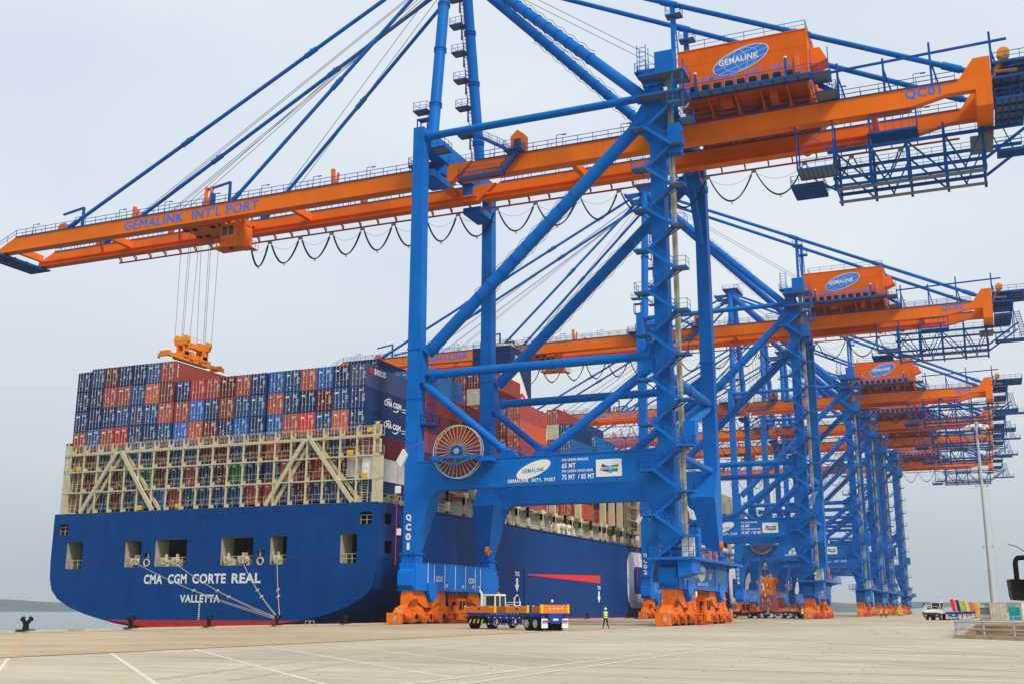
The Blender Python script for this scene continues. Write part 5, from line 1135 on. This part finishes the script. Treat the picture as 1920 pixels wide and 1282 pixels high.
def tractor(loc, rz, label, cabm=CABW, group='terminal tractors'):   # heading +y, rear axle at origin
    r = empty('terminal_tractor', loc, rz, label=label, category='tractor', group=group)
    m = MB(); m.box((-.45, -1.1, .6), (.45, 4.2, .95)); m.box((-1.15, -1.3, .98), (1.15, .95, 1.04)); m.box((-1.2, 3.2, .45), (1.2, 4.6, 1.2)); m.tube((0, -.2, 1.05), (0, -.2, 1.2), .5, 16); m.box((-.9, -1.15, .5), (.9, -1.05, .85)); m.box((-1.05, .9, .6), (-.5, 2.6, 1.15)); m.build('chassis', DARK, r)
    m = MB()
    for k in range(4): x = -.8+k*.42; m.face([(x, -1.155, .5), (x+.16, -1.155, .5), (x+.3, -1.155, .85), (x+.14, -1.155, .85)])
    m.build('chevron_stripes', YEL, r)
    for x in (-1.25, 1.25): wheel(r, x, 0, dual=True); wheel(r, x, 3.1)
    for s in (-1, 1): m = MB(); m.box((s*.65, -.62, 1.06), (s*1.27, .62, 1.1)); m.box((s*.65, -.72, .75), (s*1.27, -.66, 1.1)); m.build('mudguard', DARK, r)
    m = MB(); m.box((-1.2, 1.45, 1.05), (.25, 1.6, 2.0)); m.box((-1.2, 1.45, 1.9), (.3, 3.25, 2.0) if 0 else (.25, 1.55, 2.0))
    # cab: corner posts, sills, roof, open window frames
    for x in (-1.2, .17):
        for y in (1.45, 3.15): m.box((x, y, 1.05), (x+.1, y+.1, 2.95))
    m.box((-1.2, 1.45, 2.85), (.27, 3.25, 3.02)); m.box((-1.2, 1.45, 1.05), (-1.12, 3.25, 1.75)); m.box((.19, 1.45, 1.05), (.27, 3.25, 1.6)); m.box((-1.2, 3.17, 1.05), (.27, 3.25, 1.85)); m.box((-1.2, 1.45, 1.05), (-.75, 1.53, 2.95)); m.box((.19, 2.2, 1.6), (.27, 2.32, 2.9))
    cab = m.build('cab', cabm, r)
    m = MB(); m.box((-1.14, 1.5, 1.7), (.2, 1.52, 2.86)); m.box((-1.15, 3.18, 1.85), (.2, 3.2, 2.86)); m.box((-1.17, 1.5, 1.75), (-1.15, 3.2, 2.86)); m.box((.2, 1.5, 1.6), (.22, 3.2, 2.86)); m.build('window', GLASS, cab)
    m = MB(); m.box((-1.2, 3.25, 1.15), (1.2, 4.5, 1.4)); m.hexa([(-1.1, 3.3, 1.4), (1.1, 3.3, 1.4), (1.1, 4.4, 1.4), (-1.1, 4.4, 1.4), (-1.1, 3.3, 1.75), (1.1, 3.3, 1.75), (1.0, 4.3, 1.5), (-1.0, 4.3, 1.5)]); m.build('engine_hood', cabm, r)
    for s in (-1, 1): m = MB(); m.box((s*.75, 4.58, .65), (s*1.1, 4.64, .95)); m.build('headlight', mat('lamp_amber', (.7, .3, .05), .3), r)
    m = MB(); m.beam((1.15, 3.3, 1.4), (1.15, 3.3, 2.75), .08); m.beam((1.15, 4.3, 1.4), (1.15, 4.3, 2.4), .08); m.beam((1.15, 3.3, 2.0), (1.15, 4.3, 2.0), .07); m.beam((.3, 3.3, 2.1), (1.15, 3.3, 2.1), .07); m.beam((-1.15, 4.4, 2.3), (1.15, 4.4, 2.3), .06); m.beam((-1.15, 4.4, 1.4), (-1.15, 4.4, 2.3), .06); m.build('guard_rail', cabm, r)
    m = MB(); m.tube((-1.05, 1.25, 1.1), (-1.05, 1.25, 3.1), .1, 12); m.tube((-1.05, 1.25, 3.05), (-1.2, 1.1, 3.35), .1, 12); m.build('exhaust', cabm, r)
    m = MB(); m.beam((-1.2, 3.3, 2.7), (-1.55, 3.5, 2.7), .05); m.box((-1.7, 3.45, 2.35), (-1.5, 3.55, 2.85)); m.beam((.27, 3.3, 2.7), (1.4, 3.5, 2.7), .05); m.box((1.3, 3.45, 2.35), (1.5, 3.55, 2.85)); m.build('wing_mirror', DARK, r)
    m = MB(); m.tube((.0, 2.4, 3.02), (0, 2.4, 3.2), .1, 10); m.build('beacon', ORG, r)
    return r
def trailer(loc, rz, label, L_=11.5, guides=True):   # heading +y, kingpin at y=L_-1.2, rear axle about y=1.6
    r = empty('container_trailer', loc, rz, label=label, category='trailer', group='container trailers')
    m = MB()
    for x in (-.5, .5): m.box((x-.08, .3, .95), (x+.08, L_, 1.35))
    for i in range(9): y = .6+i*(L_-1)/8; m.box((-1.15, y-.06, 1.1), (1.15, y+.06, 1.32))
    m.box((-1.2, .2, 1.2), (-1.12, L_, 1.38)); m.box((1.12, .2, 1.2), (1.2, L_, 1.38)); m.box((-.4, -.1, .55), (.4, .3, 1.35)); m.hexa([(-.55,-.12,.6),(.55,-.12,.6),(.55,.3,.6),(-.55,.3,.6),(-.75,-.12,1.3),(.75,-.12,1.3),(.75,.3,1.3),(-.75,.3,1.3)])
    m.build('frame', TB, r)
    for x in (-1.22, 1.22):
        for y in (1.0, 2.35): wheel(r, x, y, dual=True)
        m = MB(); sx_ = 1 if x > 0 else -1
        for z in (.45, 1.0): m.beam((x, 3.4, z), (x, 8.6, z), .1)
        for k in range(6): m.beam((x, 3.4+k*1.04, .45), (x, 3.4+k*1.04, 1.2), .1)
        m.build('side_guard', TB, r)
        m = MB(); m.box((x-.3*sx_, .02, .95), (x+.02*sx_, .12, 1.25)); m.box((x-.55*sx_, .0, .22), (x+.04*sx_, .04, .95), 1); m.build('mud_flap', [TB, WHITE], r)
        if guides:
            for a, b in ((2.2, 5.3), (7.6, L_+.1)):
                m = MB(); m.box((x-.06*sx_, a, 1.38), (x+.1*sx_, b, 1.93)); m.box((x-.07*sx_, a-.12, 1.38), (x+.12*sx_, a, 2.0), 1); m.box((x-.07*sx_, b, 1.38), (x+.12*sx_, b+.12, 2.0), 1)
                for k in (0, 1, 2): m.box((x+.1*sx_, a+.3+k*.2, 1.82), (x+.105*sx_, a+.38+k*.2, 1.9), 2); m.box((x+.1*sx_, b-.38-k*.2, 1.82), (x+.105*sx_, b-.3-k*.2, 1.9), 2)
                m.box((x+.1*sx_, (a+b)/2-.2, 1.6), (x+.105*sx_, (a+b)/2+.2, 1.8), 3); m.build('side_guide', [OT, YEL, WHITE, TB], r)
        m = MB(); m.box((x-.6*sx_, -.15, .7), (x, -.1, .82)); m.build('tail_light', mat('tail_light_red', (.7, .03, .05), .3), r)
        for k in range(8): pass
    if guides:
        m = MB(); m.box((-1.3, -.05, 1.36), (1.3, .12, 2.02)); m.box((-1.32, -.1, 1.36), (-1.15, .2, 2.04), 1); m.box((1.15, -.1, 1.36), (1.32, .2, 2.04), 1)
        for k in range(4): m.box((-.6+k*.38, -.06, 1.68), (-.4+k*.38, -.05, 1.78), 2)
        m.build('rear_guide', [OT, YEL, WHITE], r)
    m = MB()
    for k in range(10):
        for x in (-1.29, 1.29): m.box((x-.01, 3.6+k*.5, 1.26), (x+.01, 3.7+k*.5, 1.32))
    for x in (-1.28, 1.28):
        for k in range(6):
            for z in (.45, 1.0): m.box((x-.01, 3.3+k*1.04, z-.04), (x+.01, 3.5+k*1.04, z+.04))
    m.box((-.25, -.125, .8), (.25, -.12, .95)); m.build('reflector', WHITE, r)
    return r
hd = math.atan2(.62, .784)        # trailer heading (-.62,.784) is rz = atan2(.62,.784)
kp = Vector((21.4, -37.6, 0)); hv = Vector((-.80, .60, 0)); rzT = math.atan2(.80, .60)
trailer(Vector((30.75, -44.5, 0)), rzT, 'blue container trailer with orange guides turning in front of the first crane', 12.8)
tractor(kp, R(-9), 'white-cabbed terminal tractor jackknifed ahead of the nearest trailer')
OC = mat('cab_orange', (.75, .17, .05), .45)
trailer((11.0, 104.5, 0), R(-12), 'small distant trailer beside an orange tractor, beyond the first crane', 9); tractor((13.0, 109.6, 0), R(-80), 'orange and white tractor beyond the landside bogies of the first crane', OC)
trailer((20.1, 107.0, 0), R(-3), 'trailer carrying the brick red container under the second crane', 13, False)
trailer((23.6, 109.5, 0), R(-6), 'empty trailer beside the one with the brick red container', 12)
trailer((16.6, 111, 0), R(0), 'empty trailer just left of the brick red container', 12, False)
c1 = container(0, 0, 1.42, 'brick red', 'brick red container loaded on a trailer under the second crane', 'containers on trailers', True); c1.location = (20.1, 107.2, 1.42); c1.rotation_euler = (0, 0, R(-3))
c2 = None
tractor((26.3, 112.5, 0), R(-60), 'white tractor left of the second crane\'s sea leg with its trailer')
tractor((54.4, 79.5, 0), R(168), 'white terminal tractor facing the camera on the right of the quay')
tractor((47.5, 200, 0), R(170), 'tiny white tractor just right of the farthest crane')
# second container for the trailers, and the panel wagons on the right
BC = {'red': (.75, .02, .04), 'lime': (.55, .8, .05), 'pink': (.75, .12, .22), 'indigo': (.02, .02, .2), 'yellow': (.85, .65, .03), 'violet': (.1, .04, .45), 'orange': (.85, .28, .02)}
for k, v in BC.items(): mat('panel_'+k, v, .5, .06)
def wagon(y, x, lab, n_p, seq):
    t = trailer((x, y, 0), R(2), lab, 12.4, False)
    for j in range(n_p):
        c = seq[j % len(seq)]; yy = y+.6+j*(11.6/n_p); h = 2.0
        m = MB(); lean = .35; m.hexa([(x-.1, yy, 1.45), (x+.5, yy, 1.45), (x+.5, yy+.1, 1.45), (x-.1, yy+.1, 1.45), (x-.1-lean, yy+.35, 1.45+h), (x+.5-lean, yy+.35, 1.45+h), (x+.5-lean, yy+.45, 1.45+h), (x-.1-lean, yy+.45, 1.45+h)])
        tag(m.build('coloured_panel', MAT['panel_'+c]), f'{c} upright panel, {ORD[j+1]} from the near end, on the {lab.split(" wagon")[0]} wagon', 'panel', 'coloured panels standing on the wagons')
WG = [('nearest', 76.5, 56.9, ['red', 'lime', 'pink']), ('second', 92, 57.3, ['indigo', 'yellow', 'lime']), ('third', 108, 57.7, ['lime', 'violet', 'pink']), ('fourth', 126, 58.2, ['yellow', 'indigo', 'lime']),
      ('fifth', 146, 58.7, ['pink', 'red', 'yellow']), ('sixth', 168, 59.3, ['orange', 'yellow', 'red']), ('farthest', 192, 59.9, ['yellow', 'orange', 'yellow'])]
for nm_, y_, x_, sq in WG: wagon(y_, x_, f'{nm_} wagon of bright upright panels left of the light mast', 5, sq+sq[::-1][1:])
m = MB(); m.box((59.8, 136, .3), (61.3, 138, 2.8)); m.box((59.6, 135.9, .5), (59.8, 138.1, 3.1)); m.box((59.9, 135.6, 0), (61.2, 138.4, .4)); tag(m.build('yellow_forklift_body', mat('machine_yellow', (.85, .42, .02))), 'boxy orange-yellow machine at the end of the panel wagons', 'machine')
r_ = empty('forklift', (38.5, 216, 0), label='small yellow forklift far off, right of the second crane', category='forklift'); m = MB(); m.box((-.6, -1.2, .4), (.6, .8, 1.1)); m.box((-.6, -.8, 1.1), (.6, -.7, 2.2)); m.box((-.6, .3, 1.1), (.6, .4, 2.2)); m.box((-.65, -.8, 2.15), (.65, .45, 2.3)); m.box((-.4, .8, .2), (.4, .95, 2.9)); m.build('body', YEL, r_)
for x in (-.6, .6):
    for y in (-.8, .5): wheel(r_, x, y, .3, .2)

# ------------------------------------------------------------------ right side: kerb, railings, light mast, cabins
kerb = MB(); nrm = Vector((-KD.y, KD.x, 0))
def wall(m, a, b, w_, h, z0=0):
    a = Vector(a); b = Vector(b); d = (b-a).normalized(); n_ = Vector((-d.y, d.x, 0))*w_; a.z = b.z = z0
    m.hexa([a, b, b+n_, a+n_, a+Vector((0,0,h)), b+Vector((0,0,h)), b+n_+Vector((0,0,h)), a+n_+Vector((0,0,h))])
wall(kerb, K0, K1, .3, .22); tag(kerb.build('kerb', KERB), 'tan concrete kerb running toward the camera round the pit', 'kerb')
m = MB(); wall(m, K0, (K0.x, PITY, 0), -.3, .22, -.0); tag(m.build('kerb', KERB), 'long concrete kerb along the quay side of the pit', 'kerb')
m = MB(); wall(m, (K0.x, PITY, 0), (K0.x+50, PITY, 0), .3, .2); tag(m.build('kerb', KERB), 'far kerb of the pit behind the near railing', 'kerb')
def pipe_rail(a, b, n_, label, name='railing'):
    r = empty(name, a, 0, label=label, category='railing', group='grey pipe railings round the pit'); a = Vector(a); b = Vector(b); d = b-a
    m = MB()
    for z in (.95, .55): m.tube((0, 0, z), d+Vector((0, 0, z)), .045, 10)
    m.build('rail', GREY, r)
    for i in range(n_+1): m = MB(); q = d*(i/n_); m.tube(q, q+Vector((0, 0, .97)), .055, 10); m.build('post', GREY, r)
o_ = nrm*.15
pipe_rail(K0+o_+Vector((0, 0, .0)), K1+o_, 10, 'grey pipe railing on the near kerb of the pit, nearest the camera')
pipe_rail((K0.x+.15, K0.y+1, 0), (K0.x+.15, PITY, 0), 20, 'grey pipe railing receding along the quay side of the pit')
pipe_rail((K0.x+1, PITY+.2, 0), (K0.x+40, PITY+.2, 0), 12, 'grey pipe railing on the far side of the pit')
m = MB(); m.hexa([(62.2, -46, -2.4), (66, -50, -2.4), (67, -42, -2.4), (63, -38, -2.4), (62.6, -45, .05), (64.8, -46.5, .1), (65, -43, .1), (63.2, -42, 0)]); tag(m.build('earth_heap', SOIL), 'brown earth bank rising inside the pit', 'earth', kind='stuff')
for i, (x, y, l_) in enumerate(((65.5, -30, 'large pale concrete beam lying in the pit'), (70, -24, 'darker concrete beam farther right in the pit'))):
    m = MB(); m.box((x, y, -2), (x+6, y+1, -.2)); m.box((x, y-.1, -.35), (x+6, y+1.1, -.2)); tag(m.build('concrete_beam', KERB), l_, 'beam', 'beams in the pit')
# light mast
r_ = empty('light_mast', (63.3, 105.7, 0), label='tall slender grey light mast with a ring of floodlights', category='mast')
m = MB(); zz = 0; rad = .52
for i in range(4): z1 = [9, 19, 29, 37.4][i]; m.tube((0, 0, zz), (0, 0, z1), rad, 20, r2=rad-.075); rad -= .09; zz = z1-.0
m.tube((0, 0, 0), (0, 0, .6), .8, 16, r2=.6); m.build('pole', mat('mast_galvanised', (.52, .54, .54), .4, .08, metal=.2), r_)
m = MB(); m.ring((0, 0, 0), 'y', .01, .005, .01, 3)
m = MB()
for i in range(24):
    a, b = 2*math.pi*i/24, 2*math.pi*(i+1)/24; m.beam((1.6*math.cos(a), 1.6*math.sin(a), 37.2), (1.6*math.cos(b), 1.6*math.sin(b), 37.2), .12)
for i in range(6): a = i*math.pi/3; m.beam((0, 0, 37.4), (1.6*math.cos(a), 1.6*math.sin(a), 37.2), .1)
m.tube((0, 0, 37.3), (0, 0, 37.9), .35, 12); m.build('head_ring', GREY, r_)
for i in range(9):
    a = i*2*math.pi/9+.2; c = Vector((2.0*math.cos(a), 2.0*math.sin(a), 36.9)); d = Vector((math.cos(a), math.sin(a), 0)); s = Vector((-d.y, d.x, 0)); m = MB()
    V_ = []
    for z, k in ((-.35, .25), (.3, -.1)):
        for sg, ww in ((-1, -.22), (1, -.22), (1, .22), (-1, .22)): V_.append(c+s*sg*.32+d*(ww+k*.7)+Vector((0, 0, z*.7+(-.08 if ww > 0 else .08))))
    m.hexa(V_); m.build('floodlight', WHITE, r_)
m = MB()
for z, w_ in ((25.2, 1.1), (13.5, .9)): m.beam((-w_, 0, z), (w_, 0, z), .12); m.box((-w_-.1, -.2, z-.1), (-w_+.2, .2, z+.25)); m.box((w_-.2, -.2, z-.1), (w_+.1, .2, z+.25))
m.beam((1.2, 0, 0), (.75, 0, 37), .03); m.build('camera_arm', GREY, r_)
# cabins and boxes behind the railing
c_ = container(0, 0, 0, 'cream', 'weathered cream container beside the foot of the light mast', 'site containers', True); c_.location = (63.9, 66, .0); c_.rotation_euler = (0, 0, R(4)); 
c_ = container(0, 0, 0, 'white', 'white container half hidden behind the teal board', 'site containers', False); c_.location = (67.0, 71.5, .0); c_.rotation_euler = (0, 0, R(-70))
m = MB(); m.box((65.3, 61, .1), (66.9, 61.15, 2.1)); m.box((65.3, 61.15, 0), (65.4, 61.9, .1)); m.box((66.8, 61.15, 0), (66.9, 61.9, .1)); m.beam((65.35, 61.2, 1.5), (65.35, 61.9, .1), .06); m.beam((66.85, 61.2, 1.5), (66.85, 61.9, .1), .06); tag(m.build('site_board', mat('teal_board', (.0, .3, .3), .5)), 'plain teal board standing in front of the white container', 'board')
r_ = empty('guard_booth', (61.9, 69.5, 0), label='small pale booth with windows left of the cream container', category='booth'); m = MB()
m.box((-.9, -.9, 0), (.9, .9, 1.0)); m.box((-1.0, -1.0, 2.1), (1.0, 1.0, 2.25))
for x in (-.88, .78):
    for y in (-.88, .78): m.box((x, y, 1), (x+.1, y+.1, 2.1))
m.build('cabin', WHITE, r_); m = MB(); m.box((-.84, -.84, 1), (.84, .84, 2.1)); m.build('window', mat('pale_glass', (.25, .35, .35), .15), r_)
# far low buildings across the water
for i, (az, h, w_, lb_) in enumerate(((-1.9, 9, 40, 'tiny pale shed on the far shore left of the white tractor'), (-3.0, 7, 60, 'long low pale shed on the far shore beside the last crane'))):
    a = R(az); c = Vector((CAM.x+math.sin(a)*2700, CAM.y+math.cos(a)*2700, -3)); m = MB(); m.prism([(-w_/2, 0), (w_/2, 0), (w_/2, h), (0, h+3), (-w_/2, h)], 0, -10, 10, 'y')
    m.build('warehouse', mat('far_shed', (.6, .62, .62)), None, c, label=lb_, category='building')
# parked truck just outside the right edge: only its mirror and antenna reach into view
r_ = empty('parked_truck', (65.2, -110.5, 0), label='black wing mirror and antenna of a truck parked past the right edge', category='truck')
m = MB(); m.box((-.95, -.6, .9), (1.15, 1.4, 2.9)); m.box((-.95, -1.9, .9), (1.15, -.6, 1.5)); m.build('cab', WHITE, r_)
m = MB(); m.box((-.97, -.4, 1.9), (-.94, 1.0, 2.6)); m.box((-.8, -.63, 1.9), (1.0, -.6, 2.65)); m.build('window', GLASS, r_)
for x in (-.95, 1.15): wheel(r_, x, -1.2)
m = MB(); n_ = Vector((.92, .39, 0)); c0 = Vector((-1.74, .42, 1.93)); V_ = []
for dd in (0, .12):
    b = Vector((-.39, .92, 0))*dd
    V_ += [c0+n_*x+Vector((0, 0, z))+b for x, z in ((-.10, .16), (-.085, -.08), (-.07, -.15), (.2, -.165), (.22, .17), (.0, .185), (-.08, .18))]
m.idx(V_, [tuple(range(7)), tuple(reversed(range(7, 14)))]+[(i, i+7, (i+1) % 7+7, (i+1) % 7) for i in range(7)])
m.build('wing_mirror', mat('mirror_black', (.004, .004, .005), .3, spec=.6), r_)
m = MB(); p0 = c0+n_*.02+Vector((0, .05, .16)); m.path([p0, p0+Vector((0, 0, .3)), p0+n_*.04+Vector((0, 0, .36)), p0+n_*.9+Vector((0, 0, .4))], .04, 8); q0 = c0+n_*.1+Vector((0, .05, -.14)); m.path([q0, q0+n_*.1+Vector((0, 0, -.06)), q0+n_*.9+Vector((0, 0, -.08))], .02, 8); m.build('mirror_arm', BLACK, r_)
m = MB(); s0 = Vector((63.4, -110.16, 2.66))-Vector((65.2, -110.5, 0)); m.path([s0, s0+n_*.12+Vector((0, 0, -.03)), s0+n_*.3+Vector((0, 0, -.14)), s0+n_*.6+Vector((0, 0, -.4)), s0+n_*.95+Vector((0, 0, -.75))], .006, 6); m.build('antenna', BLACK, r_)

for ch in list(PROTO.children): bpy.data.objects.remove(ch)
bpy.data.objects.remove(PROTO)
# ------------------------------------------------------------------ haze
m = MB(); m.box((-3200, -400, -9), (3200, 3700, 110)); hz = bpy.data.materials.new('haze_volume'); hz.use_nodes = True; t = hz.node_tree; t.nodes.clear()
o = t.nodes.new('ShaderNodeOutputMaterial'); v = t.nodes.new('ShaderNodeVolumePrincipled'); v.inputs['Color'].default_value = (.86, .92, .98, 1); v.inputs['Density'].default_value = .00015; t.links.new(v.outputs[0], o.inputs['Volume'])
m.build('haze', hz, kind='stuff')
